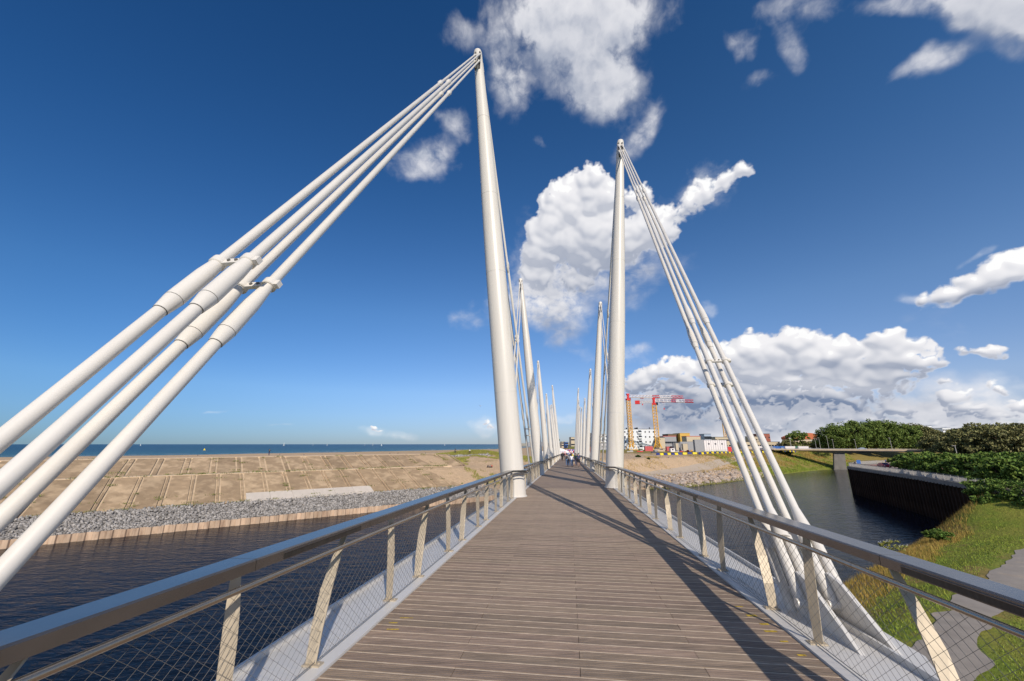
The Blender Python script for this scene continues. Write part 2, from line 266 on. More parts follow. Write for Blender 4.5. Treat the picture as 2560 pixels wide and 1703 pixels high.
class MB:
    def __init__(s): s.v = []; s.f = []; s.n = 0
    def add(s, v, f):
        s.v.append(np.asarray(v, float)); 
        for q in f: s.f.append(tuple(i + s.n for i in q))
        s.n += len(v); return s
    def box(s, c, d, rz=0.0, rx=0.0, top=1.0):
        x, y, z = d[0] / 2, d[1] / 2, d[2] / 2
        v = [(-x, -y, -z), (x, -y, -z), (x, y, -z), (-x, y, -z), (-x * top, -y * top, z), (x * top, -y * top, z), (x * top, y * top, z), (-x * top, y * top, z)]
        M = Matrix.Rotation(rz, 3, 'Z') @ Matrix.Rotation(rx, 3, 'X')
        v = [tuple(M @ Vector(p) + Vector(c)) for p in v]
        return s.add(v, [(0, 3, 2, 1), (4, 5, 6, 7), (0, 1, 5, 4), (1, 2, 6, 5), (2, 3, 7, 6), (3, 0, 4, 7)])
    def span(s, a, b):
        a = Vector(a); b = Vector(b); return s.box((a + b) / 2, (abs(b.x - a.x), abs(b.y - a.y), abs(b.z - a.z)))
    def path(s, pts, rad, n=12, caps=True, up=None):
        """tube through points with a radius at each"""
        pts = [Vector(p) for p in pts]; rad = rad if hasattr(rad, '__len__') else [rad] * len(pts)
        V = []; ref = Vector(up) if up else None
        for i, p in enumerate(pts):
            d = (pts[min(i + 1, len(pts) - 1)] - pts[max(i - 1, 0)]).normalized()
            if ref is None: ref = Vector((0, 0, 1)) if abs(d.z) < .9 else Vector((1, 0, 0))
            a = d.cross(ref).normalized(); b = a.cross(d).normalized(); ref = b
            for k in range(n):
                t = 2 * PI * k / n; V.append(tuple(p + (a * math.cos(t) + b * math.sin(t)) * rad[i]))
        F = []
        for i in range(len(pts) - 1):
            for k in range(n):
                F.append((i * n + k, i * n + (k + 1) % n, (i + 1) * n + (k + 1) % n, (i + 1) * n + k))
        if caps:
            F.append(tuple(range(n))[::-1]); F.append(tuple((len(pts) - 1) * n + k for k in range(n)))
        return s.add(V, F)
    def prism(s, poly, h, axis='z', base=0.0):
        """polygon (2D) pushed along an axis; axis 'x' maps (a,b)->(y,z), 'y' maps (a,b)->(x,z)"""
        n = len(poly); V = []
        for k in (base, base + h):
            for (a, b) in poly:
                V.append((k, a, b) if axis == 'x' else (a, k, b) if axis == 'y' else (a, b, k))
        F = [tuple(range(n))[::-1], tuple(range(n, 2 * n))]
        for i in range(n): F.append((i, (i + 1) % n, n + (i + 1) % n, n + i))
        return s.add(V, F)
    def ellipsoid(s, c, r, n=10, m=7, rz=0.0):
        V = []; F = []
        for j in range(m + 1):
            t = PI * j / m
            for k in range(n):
                p = 2 * PI * k / n
                x, y, z = r[0] * math.sin(t) * math.cos(p), r[1] * math.sin(t) * math.sin(p), r[2] * math.cos(t)
                V.append((c[0] + x * math.cos(rz) - y * math.sin(rz), c[1] + x * math.sin(rz) + y * math.cos(rz), c[2] + z))
        for j in range(m):
            for k in range(n): F.append((j * n + k, (j + 1) * n + k, (j + 1) * n + (k + 1) % n, j * n + (k + 1) % n))
        return s.add(V, F)
    def mesh(s, name, mat, smooth=False):
        me = bpy.data.meshes.new(name); V = np.concatenate(s.v) if s.v else np.zeros((0, 3))
        me.from_pydata(V.tolist(), [], s.f); me.materials.append(mat)
        if smooth:
            me.polygons.foreach_set('use_smooth', [True] * len(me.polygons)); me.update()
            try: me.set_sharp_from_angle(angle=R(38))
            except Exception: pass
        me.update(); return me
    def build(s, name, mat, parent=None, smooth=False, loc=None, **tags):
        o = bpy.data.objects.new(name, s.mesh(name, mat, smooth)); C.objects.link(o)
        if parent is not None: o.parent = parent
        if loc is not None: o.location = loc
        for k, v in tags.items(): o[k] = v
        return o

def big_mesh(name, V, F, mat, parent=None, smooth=False, **tags):
    """fast mesh from numpy arrays, all faces the same number of corners"""
    me = bpy.data.meshes.new(name); V = np.asarray(V, np.float32); F = np.asarray(F, np.int32); k = F.shape[1]
    me.vertices.add(len(V)); me.vertices.foreach_set('co', V.ravel())
    me.loops.add(F.size); me.loops.foreach_set('vertex_index', F.ravel())
    me.polygons.add(len(F)); me.polygons.foreach_set('loop_start', np.arange(0, F.size, k, dtype=np.int32))
    if smooth: me.polygons.foreach_set('use_smooth', np.ones(len(F), bool))
    me.update(calc_edges=True); me.materials.append(mat)
    o = bpy.data.objects.new(name, me); C.objects.link(o)
    if parent is not None: o.parent = parent
    for q, v in tags.items(): o[q] = v
    return o

def thing(name, label, cat, loc=(0, 0, 0), rz=0.0, group=None):
    o = bpy.data.objects.new(name, None); C.objects.link(o); o.location = loc; o.rotation_euler = (0, 0, rz)
    o.empty_display_size = .3
    o['label'] = label; o['category'] = cat
    if group: o['group'] = group
    return o
def tag(o, label, cat, group=None):
    o['label'] = label; o['category'] = cat
    if group: o['group'] = group
    return o
def copy_tree(o, parent=None):
    c = o.copy(); C.objects.link(c); c.parent = parent
    for ch in list(o.children): copy_tree(ch, c)
    return c
def link_mesh(name, me, parent=None, loc=(0, 0, 0), rz=0.0, scale=None):
    o = bpy.data.objects.new(name, me); C.objects.link(o)
    if parent is not None: o.parent = parent
    o.location = loc; o.rotation_euler = (0, 0, rz)
    if scale is not None: o.scale = scale
    return o

# ------------------------------------------------------------------ materials
def make_wood(name, base, objrand=0.0, island=0.0):
    m = node_mat(name, base, rough=.72, var=.22, vscale=2.2, objrand=objrand, island=island, bump=.25, bscale=30, stretch=(1.2, 14, 14), hue=.006, coord='Position',
                 second=tuple(c * .62 for c in base), s2scale=3.0, s2lo=.42, s2hi=.75)
    return m
M_wood = make_wood('weathered_wood', (.288, .212, .156), objrand=.17)
M_wood_far = make_wood('weathered_wood_far', (.288, .212, .156), island=.17)
M_grit = node_mat('sandy_grip_strip', (.52, .42, .315), rough=.9, var=.25, vscale=9)
M_white = node_mat('white_steel_paint', (.67, .635, .58), rough=.38, var=.035, vscale=1.1, second=(.585, .55, .49), s2scale=1.7, s2lo=.60, s2hi=.85, bump=.02, bscale=8)
M_mast = node_mat('white_mast_paint', (.66, .62, .56), rough=.36, var=.03, vscale=.8, stretch=(5, 5, .12), second=(.575, .53, .455), s2scale=1.0, s2lo=.54, s2hi=.78, bump=.02, bscale=5)
M_white2 = node_mat('white_edge_paint', (.62, .60, .57), rough=.42, var=.04, vscale=1.3, second=(.62, .585, .49), s2scale=2.6, s2lo=.62, s2hi=.80)
M_seam = node_mat('grey_seam_rubber', (.13, .125, .115), rough=.8)
M_slot = node_mat('painted_slot_shade', (.12, .11, .10), rough=.8)  # dark grey puts the shade inside the mast-head slots into the colour
M_rail = node_mat('brushed_handrail_metal', (.215, .195, .18), rough=.27, metal=.85, var=.10, vscale=2.5, bump=.04, bscale=40, second=(.20, .187, .175), s2scale=3.0, s2lo=.5, s2hi=.8)
M_tube = node_mat('bronze_toned_tube_metal', (.42, .35, .27), rough=.27, metal=.9, var=.08, vscale=3)
M_post = node_mat('champagne_post_paint', (.47, .395, .29), rough=.5, metal=.15, var=.07, vscale=7, second=(.37, .31, .23), s2scale=9, s2lo=.58, s2hi=.8, bump=.03, bscale=60)
M_lamp_slot = node_mat('dark_lamp_slot', (.03, .027, .024), rough=.35, var=.4, vscale=6, stretch=(1, 8, 1))
M_wire = node_mat('stainless_net_wire', (.26, .245, .22), rough=.5, metal=.6)
M_under = node_mat('grey_underside_steel', (.35, .36, .37), rough=.6)
M_conc = node_mat('sandy_concrete_slab', (.33, .23, .135), rough=.95, var=.16, vscale=.7, second=(.46, .33, .20), s2scale=.30, s2lo=.50, s2hi=.60, bump=.25, bscale=5, objrand=.13, coord='Position')
M_conc_new = node_mat('pale_fresh_concrete', (.58, .51, .43), rough=.95, var=.05, vscale=1, objrand=.05)
M_ledge = node_mat('sandy_ledge_concrete', (.58, .44, .29), rough=.95, var=.15, vscale=.6, bump=.2, bscale=4)
M_pile = node_mat('rusty_sheet_pile', (.52, .375, .26), rough=.85, var=.25, vscale=.8, stretch=(1, 1, .25), objrand=.10, coord='Position', second=(.33, .215, .145), s2scale=1.5, s2lo=.5, s2hi=.68)
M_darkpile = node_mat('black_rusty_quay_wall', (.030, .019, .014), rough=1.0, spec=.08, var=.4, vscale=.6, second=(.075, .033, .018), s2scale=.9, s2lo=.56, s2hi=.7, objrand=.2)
M_stone = node_mat('grey_rubble_stone', (.285, .265, .245), rough=.9, island=.5, var=.1, vscale=3)
M_boulder = node_mat('pink_grey_boulder', (.42, .335, .265), rough=.9, var=.22, vscale=.8, objrand=.3, bump=.3, bscale=3, second=(.26, .24, .23), s2scale=.9, s2lo=.46, s2hi=.66)
M_algae = node_mat('green_shore_weed', (.16, .15, .045), rough=.9, island=.5, var=.2, vscale=1)
M_asphalt = node_mat('pale_worn_asphalt', (.27, .235, .20), rough=.95, var=.10, vscale=1.2, second=(.35, .28, .21), s2scale=.5, s2lo=.55, s2hi=.72, bump=.2, bscale=14)
M_concg = node_mat('grey_bridge_concrete', (.22, .20, .175), rough=.9, var=.15, vscale=.5)
M_roadq = node_mat('quay_road_surface', (.31, .235, .21), rough=.95, var=.08, vscale=.3)
M_redpave = node_mat('reddish_quay_paving', (.33, .16, .12), rough=.95, var=.1, vscale=.4)
M_railg = node_mat('galvanised_railing', (.50, .47, .43), rough=.6, metal=.2)
M_bark = node_mat('brown_bark', (.10, .075, .055), rough=.95, var=.2, vscale=3)
def leafmat(n, c, hue=.02): return node_mat(n, c, rough=.75, island=.42, hue=hue, spec=.25)
M_leafA = leafmat('poplar_leaves', (.145, .20, .042)); M_leafB = leafmat('willow_olive_leaves', (.20, .195, .075)); M_leafC = leafmat('hedge_leaves', (.115, .18, .032))
M_leafD = leafmat('dark_bush_leaves', (.045, .075, .018))
M_lawn = leafmat('lawn_blades', (.235, .29, .04), .025); M_dry = leafmat('dry_grass_blades', (.37, .26, .065), .02)
M_marram = leafmat('dune_grass_blades', (.27, .27, .055), .02); M_weed = leafmat('slab_weeds', (.17, .18, .05), .02)
def plain(n, c, r=.6, **k): return node_mat(n, c, rough=r, var=.06, vscale=1.5, **k)
M_yellow = plain('crane_yellow_paint', (.75, .40, .035)); M_red = plain('crane_red_paint', (.62, .03, .03)); M_craneW = plain('crane_white_paint', (.78, .72, .70))
M_glass = node_mat('dark_window_glass', (.03, .035, .045), rough=.12)
M_wallW = plain('white_render', (.72, .74, .76)); M_wallG = plain('grey_render', (.30, .30, .31)); M_wallD = plain('dark_slate_cladding', (.07, .075, .085))
M_bufft = plain('buff_render', (.52, .43, .30)); M_ochre = plain('ochre_cladding', (.62, .38, .07)); M_brick = plain('red_brick', (.30, .085, .05)); M_orange = plain('orange_roof_sheet', (.48, .13, .045))
M_navy = plain('navy_plastic', (.02, .035, .20)); M_byel = plain('yellow_plastic', (.78, .62, .03)); M_blue = plain('blue_plastic', (.03, .13, .42))
M_foam = node_mat('surf_foam', (.8, .8, .78), rough=.9, var=.1, vscale=.1)
M_skin = node_mat('skin', (.42, .25, .17), rough=.55); M_hair = node_mat('dark_hair', (.03, .02, .015), rough=.6)
M_sail = node_mat('white_sailcloth', (.85, .85, .83), rough=.8)
CL = {k: node_mat(k + '_cloth', v, rough=.85, var=.08, vscale=6) for k, v in dict(grey=(.22, .22, .23), white=(.80, .77, .80), green=(.02, .09, .06), navy=(.05, .055, .12), jeans=(.06, .12, .24),
      black=(.02, .02, .025), dark=(.05, .045, .06), red=(.55, .04, .03), yellow=(.8, .65, .05), blue=(.08, .12, .4), beige=(.5, .42, .32), teal=(.06, .16, .2)).items()}

def ground_material():
    """sand / dry grass / green grass chosen by a 'cover' attribute the terrain carries"""
    m = bpy.data.materials.new('sandy_ground'); m.use_nodes = True; nt = m.node_tree; L = nt.links.new
    p = nt.nodes['Principled BSDF']; p.inputs['Roughness'].default_value = .95; p.inputs['Specular IOR Level'].default_value = .15
    at = nt.nodes.new('ShaderNodeAttribute'); at.attribute_name = 'cover'
    tc = nt.nodes.new('ShaderNodeTexCoord')
    def noise(s, d=6, r=.6):
        n = nt.nodes.new('ShaderNodeTexNoise'); n.inputs['Scale'].default_value = s; n.inputs['Detail'].default_value = d; n.inputs['Roughness'].default_value = r; L(tc.outputs['Object'], n.inputs['Vector']); return n.outputs[0]
    def math_(op, a, b):
        k = nt.nodes.new('ShaderNodeMath'); k.operation = op
        for i, v in enumerate((a, b)):
            if isinstance(v, (int, float)): k.inputs[i].default_value = v
            else: L(v, k.inputs[i])
        return k.outputs[0]
    def mix(f, a, b):
        x = nt.nodes.new('ShaderNodeMix'); x.data_type = 'RGBA'; L(f, x.inputs[0])
        for i, v in ((6, a), (7, b)):
            if isinstance(v, tuple): x.inputs[i].default_value = (*v, 1)
            else: L(v, x.inputs[i])
        return x.outputs[2]
    def ramp(v, a, b):
        r = nt.nodes.new('ShaderNodeMapRange'); r.inputs['From Min'].default_value = a; r.inputs['From Max'].default_value = b; L(v, r.inputs['Value']); return r.outputs[0]
    nA = noise(.25); nB = noise(1.7); nC = noise(.06)
    sand = mix(ramp(nB, .35, .65), (.60, .435, .275), (.45, .315, .195))
    sand = mix(ramp(nA, .52, .66), sand, (.50, .36, .23))
    dry = mix(ramp(nB, .35, .65), (.30, .215, .07), (.20, .17, .05))
    green = mix(ramp(nA, .4, .6), (.155, .205, .028), (.235, .23, .045))
    cov = math_('ADD', at.outputs['Fac'], math_('MULTIPLY', math_('SUBTRACT', nA, .5), .55))
    cov = math_('ADD', cov, math_('MULTIPLY', math_('SUBTRACT', nB, .5), .25))
    c = mix(ramp(cov, .30, .42), sand, dry); c = mix(ramp(cov, .62, .80), c, green)
    L(c, p.inputs['Base Color'])
    b = nt.nodes.new('ShaderNodeBump'); b.inputs['Strength'].default_value = .8; b.inputs['Distance'].default_value = .35; L(noise(1.3, 8, .7), b.inputs['Height']); L(b.outputs[0], p.inputs['Normal'])
    return m
M_ground = ground_material()

def water_material(name, deep, waves, strength, rough=.08, stretch=(1, 1, 1), shallow=None, rot=0.0):
    m = bpy.data.materials.new(name); m.use_nodes = True; nt = m.node_tree; L = nt.links.new
    p = nt.nodes['Principled BSDF']; p.inputs['Base Color'].default_value = (*deep, 1); p.inputs['Roughness'].default_value = rough; p.inputs['IOR'].default_value = 1.13 if name.startswith('canal') else 1.333; p.inputs['Specular IOR Level'].default_value = .30
    tc = nt.nodes.new('ShaderNodeTexCoord'); mp = nt.nodes.new('ShaderNodeMapping'); mp.inputs['Scale'].default_value = stretch; mp.inputs['Rotation'].default_value = (0, 0, rot); L(tc.outputs['Object'], mp.inputs[0])
    prev = None
    for (s, d, dist) in waves:
        n = nt.nodes.new('ShaderNodeTexNoise'); n.inputs['Scale'].default_value = s; n.inputs['Detail'].default_value = d; n.inputs['Roughness'].default_value = .55; n.inputs['Distortion'].default_value = .6; L(mp.outputs[0], n.inputs['Vector'])
        b = nt.nodes.new('ShaderNodeBump'); b.inputs['Strength'].default_value = strength; b.inputs['Distance'].default_value = dist; L(n.outputs[0], b.inputs['Height'])
        if prev is not None: L(prev, b.inputs['Normal'])
        prev = b.outputs[0]
    L(prev, p.inputs['Normal'])
    if shallow is not None:      # the sea shows the pale sand through its shallow water near the shore
        at = nt.nodes.new('ShaderNodeAttribute'); at.attribute_name = 'shallow'
        x = nt.nodes.new('ShaderNodeMix'); x.data_type = 'RGBA'; L(at.outputs['Fac'], x.inputs[0]); x.inputs[6].default_value = (*deep, 1); x.inputs[7].default_value = (*shallow, 1); L(x.outputs[2], p.inputs['Base Color'])
    return m
M_canal = water_material('canal_water', (.005, .009, .017), [(.30, 2, .09), (1.1, 4, .075), (4.0, 3, .014)], 1.0, .05, stretch=(.7, 1.5, 1), rot=R(-12))
M_sea = water_material('sea_water', (.006, .034, .050), [(.10, 4, 2.0), (.7, 3, .4)], 1.0, .3, stretch=(.5, 1.6, 1), shallow=(.035, .11, .11), rot=R(-25))

# ------------------------------------------------------------------ frames of reference
HEAD = R(-7.75); SLOPE = .0165; DECK0 = -1.96
cn, sn = math.cos(-HEAD), math.sin(-HEAD)
def br(lat, s, h):                  # bridge frame -> world
    return Vector((lat * cn + s * sn, -lat * sn + s * cn, DECK0 - SLOPE * s + h))
def bl(lat, s, h):                  # bridge frame -> local coordinates of an Empty at br(0,0,0)
    return (lat, s, h - SLOPE * s)
WATER = -14.0; QZ = -6.5
D_DIR = Vector((.7977, .6031, 0)); D_NRM = Vector((-.6031, .7977, 0))      # dyke: along / inland
def dk(a, n, z): return D_DIR * a + D_NRM * n + Vector((0, 0, z))

# ================================================================== SETTING
FAR_BANK = [(-420, -204), (-65, 64.2), (-12.4, 102.6), (20, 124), (46.7, 137.5), (59.9, 143.8), (94, 170.4), (125.9, 198.7), (159.6, 224.8), (194.9, 248.3), (262, 285), (420, 340), (1600, 700)]
SHORE = [(-6000, -2600), (-1000, 300), (-640, 455), (-470, 560), (-330, 760), (-38, 1300), (80, 2000), (700, 5200), (2600, 12000)]
def pl_dist(x, y, pl):
    """signed distance to a polyline (positive to its left side) and the x-arclength parameter"""
    best = np.full(x.shape, 1e9); sgn = np.zeros(x.shape); par = np.zeros(x.shape)
    for i in range(len(pl) - 1):
        ax, ay = pl[i]; bx, by = pl[i + 1]; dx, dy = bx - ax, by - ay; L2 = dx * dx + dy * dy
        t = np.clip(((x - ax) * dx + (y - ay) * dy) / L2, 0, 1); px, py = ax + t * dx, ay + t * dy
        d = np.hypot(x - px, y - py); s = np.sign(dx * (y - ay) - dy * (x - ax))
        k = d < best - 1e-9; best = np.where(k, d, best); sgn = np.where(k, s, sgn); par = np.where(k, px, par)
    return best * sgn, par
def prof(d, pts):
    return np.interp(d, [p[0] for p in pts], [p[1] for p in pts])
def smooth(x, a, b):
    t = np.clip((x - a) / (b - a), 0, 1); return t * t * (3 - 2 * t)
def land(x, y):
    d, par = pl_dist(x, y, FAR_BANK); ds, _ = pl_dist(x, y, SHORE); ds = -ds
    dyke = prof(d, [(-30, -17), (1.2, -16), (2.6, -13.2), (8, -11.5), (22, -6.7), (25, -6.7), (37, -3.5), (43, -3.4), (58, -5.5), (70, -7)])
    dune = prof(d, [(-30, -17), (1.2, -16), (2.6, -12.9), (7, -11.4), (22, -7.4), (34, -5.4), (60, -5.0), (80, -5.2)])
    sandy = prof(d, [(-30, -17), (-2, -15), (0, -14), (3, -12.9), (8, -11.3), (13, -10.7), (22, -5.6), (30, -5.3)])
    grassy = prof(d, [(-30, -17), (-2, -15), (0, -14), (4, -13.0), (24, -5.2), (32, -4.4)])
    a = x * .7977 + y * .6031
    w1 = smooth(a, 61, 70); w2 = smooth(par, 14, 34); w3 = smooth(par, 100, 128)
    z = dyke * (1 - w1) + dune * w1; z = z * (1 - w2) + sandy * w2; z = z * (1 - w3) + grassy * w3
    # beach behind the crest, falling to the surf; town level on the right of the bridge line
    lat = x * cn - y * sn
    beach = -14.6 + np.clip(ds, -60, 620) * .0125
    wb = smooth(d, 42, 95) * (1 - smooth(lat, -16, 6))
    z = z * (1 - wb) + np.minimum(beach, -5.0) * wb
    z = z + (1 - wb) * smooth(d, 90, 500) * 1.2
    wn = smooth(d, 1, 12)
    z = z + wn * (fbm(x / 14, y / 14, 3) - .5) * (1.7 * w1 * (1 - w2) + .5 * w2) + wn * (fbm(x / 3, y / 3, 9) - .5) * .45 * (1 - wb) * w1
    z = z + 3.0 * np.exp(-(((a - 93) / 22) ** 2 + ((-x * .6031 + y * .7977 - 152) / 9) ** 2))     # low grassy dune
    z = np.where(ds < 0, np.minimum(z, -14.8), z)
    cover = .12 + .30 * w2 * 0 + w3 * smooth(d, -2, 30) * 0
    cover = np.full(x.shape, .13)
    cover = cover + w1 * (1 - w2) * .16 * smooth(d, 14, 40) + w3 * .42 + w3 * .22 * (1 - smooth(d, 2, 12))
    cover = cover + .16 * smooth(par, 66, 92) * (1 - w3) * smooth(d, 9, 24)
    cover = cover + .5 * np.exp(-(((a - 93) / 22) ** 2 + ((-x * .6031 + y * .7977 - 150) / 8) ** 2))
    cover = cover - wb * .25 + smooth(d, 60, 120) * (1 - wb) * w3 * .2
    return z, cover
def grid_mesh(name, xs, ys, fn, mat, attr, keep=None, **tags):
    X, Y = np.meshgrid(xs, ys); Z, A = fn(X, Y); V = np.stack([X, Y, Z], -1).reshape(-1, 3)
    nx, ny = len(xs), len(ys); i = np.arange(nx - 1); j = np.arange(ny - 1); I, J = np.meshgrid(i, j)
    b = J * nx + I; F = np.stack([b, b + 1, b + nx + 1, b + nx], -1).reshape(-1, 4)
    if keep is not None:
        k = keep(X, Y, Z).reshape(-1); F = F[k[F].any(1)]
    o = big_mesh(name, V, F, mat, smooth=True, **tags)
    at = o.data.attributes.new(attr, 'FLOAT', 'POINT'); at.data.foreach_set('value', A.reshape(-1).astype(np.float32))
    return o
xs = np.concatenate([np.arange(-6000, -1500, 250), np.arange(-1500, -200, 30), np.arange(-200, -80, 5), np.arange(-80, 215, 1.5), np.arange(215, 900, 15), np.arange(900, 9000, 300)])
ys = np.concatenate([np.arange(-900, 30, 60), np.arange(30, 70, 3), np.arange(70, 300, 1.5), np.arange(300, 2500, 20), np.arange(2500, 14000, 500)])
grid_mesh('ground', xs, ys, land, M_ground, 'cover', keep=lambda X, Y, Z: Z > -14.75, kind='structure')

# sea out to the horizon
def seaf(x, y):
    ds, _ = pl_dist(x, y, SHORE); return np.full(x.shape, -14.45), np.exp(-np.maximum(ds, 0) / 420.)
sx = np.concatenate([np.arange(-40000, -3000, 2500), np.arange(-3000, 3000, 60), np.arange(3000, 42000, 2500)]); sy = np.concatenate([np.arange(-6000, 200, 400), np.arange(200, 3000, 60), np.arange(3000, 46000, 2500)])
grid_mesh('sea', sx, sy, seaf, M_sea, 'shallow', kind='structure')
# canal
MB().add([(-300, -150, WATER), (60, -60, WATER), (230, 150, WATER), (600, 330, WATER), (560, 420, WATER), (150, 235, WATER), (40, 150, WATER), (-14, 106, WATER), (-300, -110, WATER)], [(0, 1, 2, 3, 4, 5, 6, 7, 8)]).build('canal_water', M_canal, kind='structure')
# surf lines
mb = MB(); pts = np.array(SHORE[1:7], float); seg = np.diff(pts, axis=0); L_ = np.hypot(seg[:, 0], seg[:, 1]); cum = np.concatenate([[0], np.cumsum(L_)])
for off, dens, wd in ((10, .75, 5), (42, .45, 6), (78, .25, 7)):
    s = 0
    while s < cum[-1] - 60:
        ln = random.uniform(15, 90)
        if random.random() < dens:
            P = []
            for k in range(7):
                q = s + ln * k / 6; i = min(np.searchsorted(cum, q, 'right') - 1, len(seg) - 1); t = (q - cum[i]) / L_[i]
                p = pts[i] + seg[i] * t; nrm = np.array([-seg[i][1], seg[i][0]]) / L_[i]
                w = wd * math.sin(PI * (k + .3) / 6.6) * random.uniform(.5, 1.0); o = off + random.uniform(-3, 3)
                P.append((p + nrm * o, p + nrm * (o + w)))
            V = []; 
            for a, b in P: V += [(a[0], a[1], -14.38), (b[0], b[1], -14.38)]
            mb.add(V, [(2 * k, 2 * k + 2, 2 * k + 3, 2 * k + 1) for k in range(6)])
        s += ln * .8
mb.build('surf', M_foam, kind='stuff')

# ---- near grassy bank with the path
NEAR_BANK = [(-90, -42), (9, 27.5), (32.7, 44.6), (51.6, 58.2), (64, 66.5), (72, 70), (80, 72), (140, 74)]
PATH = [(-4, 4), (10, 14.2), (16, 19.2), (22.2, 23.8), (26.3, 27), (32, 30.7), (40.5, 36.4), (52, 43.5), (70, 50), (90, 52)]
def nearland(x, y):
    d, par = pl_dist(x, y, NEAR_BANK); d = -d
    z = prof(d, [(-6, -16.5), (-.5, -14.6), (0, -14.0), (1.2, -13.0), (5, -11.7), (9, -10.8), (12, -10.5), (40, -10.3)])
    z = z + smooth(d, 0, 6) * (fbm(x / 3, y / 3, 5) - .5) * .35
    up = smooth(x + (y - 50) * .6, 62, 84); z = z * (1 - up) + np.maximum(z, -6.9) * up * smooth(d, -1, 6) + z * up * (1 - smooth(d, -1, 6))
    dp, _ = pl_dist(x, y, PATH); flat = 1 - smooth(np.abs(dp), 2.0, 4.5); z = z * (1 - flat) + (-10.5 + up * 2.5) * flat
    cover = .86 - .40 * (1 - smooth(d, 2, 8)) - .22 * smooth(fbm(x / 4, y / 4, 8), .5, .7) + .25 * smooth(fbm(x / 6, y / 6, 31), .5, .66)
    return z, cover
grid_mesh('grassy_bank', np.arange(-60, 150, .9), np.arange(-60, 78, .9), nearland, M_ground, 'cover', keep=lambda X, Y, Z: Z > -15.2, kind='structure')
def near_z(x, y):
    z, c = nearland(np.array([float(x)]), np.array([float(y)])); return float(z[0])
# path strip with ragged edges
V = []; pp = np.array(PATH, float); seg = np.diff(pp, axis=0); L_ = np.hypot(seg[:, 0], seg[:, 1]); cum = np.concatenate([[0], np.cumsum(L_)])
ss = np.arange(0, cum[-1], .4); cols = 7
for q in ss:
    i = min(np.searchsorted(cum, q, 'right') - 1, len(seg) - 1); t = (q - cum[i]) / L_[i]; p = pp[i] + seg[i] * t
    j = min(i + 1, len(seg) - 1); dd = seg[i] / L_[i] * (1 - t) + seg[j] / L_[j] * t; nrm = np.array([-dd[1], dd[0]]) / np.hypot(*dd)
    wl = 1.15 + .55 * (float(fbm(q / 2.2, 3.3, 4, 2)) - .5) * 2 * 1.1 ; wr = 1.2 + .55 * (float(fbm(q / 2.4, 9.1, 6, 2)) - .5) * 2 * 1.1
    for k in range(cols):
        o = -wr + (wl + wr) * k / (cols - 1); x, y = p + nrm * o; V.append((x, y, near_z(x, y) + .05 + .02 * math.sin(PI * k / (cols - 1))))
n = len(ss); F = [(i * cols + k, i * cols + k + 1, (i + 1) * cols + k + 1, (i + 1) * cols + k) for i in range(n - 1) for k in range(cols - 1)]
big_mesh('path', V, [f[::-1] for f in F], M_asphalt, smooth=True, kind='structure')

# ---- scattered blades
def blades(name, P, H, Wd, mat, lean=.35, cover=1, **tags):
    """three-sided tapering blades at points P (n,3)"""
    n = len(P); H = np.broadcast_to(H, n) * rng.uniform(.6, 1.25, n); Wd = np.broadcast_to(Wd, n)
    a = rng.uniform(0, 2 * PI, n); l = rng.uniform(0, lean, n); b = rng.uniform(0, 2 * PI, n)
    dx, dy = np.cos(a), np.sin(a)
    base1 = P + np.stack([dx * Wd, dy * Wd, np.zeros(n)], -1); base2 = P - np.stack([dx * Wd, dy * Wd, np.zeros(n)], -1)
    tip = P + np.stack([np.cos(b) * l * H, np.sin(b) * l * H, H], -1)
    V = np.stack([base1, base2, tip], 1).reshape(-1, 3); F = np.arange(3 * n).reshape(-1, 3)
    return big_mesh(name, V, F, mat, **tags)
def scatter(n, x0, x1, y0, y1, fn, acc):
    x = rng.uniform(x0, x1, n); y = rng.uniform(y0, y1, n); z, c = fn(x, y); k = acc(x, y, z, c); return np.stack([x, y, z], -1)[k]
dn = lambda x, y: -pl_dist(x, y, NEAR_BANK)[0]; dp_ = lambda x, y: np.abs(pl_dist(x, y, PATH)[0])
P = scatter(190000, 5, 80, 8, 72, nearland, lambda x, y, z, c: (dn(x, y) > 4.5) & (dp_(x, y) > 1.2 + .55 * fbm(x / 1.2, y / 1.2, 33)) & (rng.random(len(x)) < .9))
blades('lawn_grass', P, .13, .022, M_lawn, .8, kind='stuff')
P = scatter(160000, 5, 85, 15, 76, nearland, lambda x, y, z, c: (dn(x, y) > -.2) & (dn(x, y) < 5.5 + 3 * (fbm(x / 3, y / 3, 12) - .5)) & (dp_(x, y) > 1.5))
blades('tall_dry_grass', P, .55, .02, M_dry, .6, kind='stuff')
P = scatter(26000, 5, 85, 15, 76, nearland, lambda x, y, z, c: (dn(x, y) > 3) & (dn(x, y) < 10) & (dp_(x, y) > 1.5) & (fbm(x / 2.2, y / 2.2, 15) > .55))
blades('rank_green_grass', P, .35, .025, M_lawn, .6, kind='stuff')
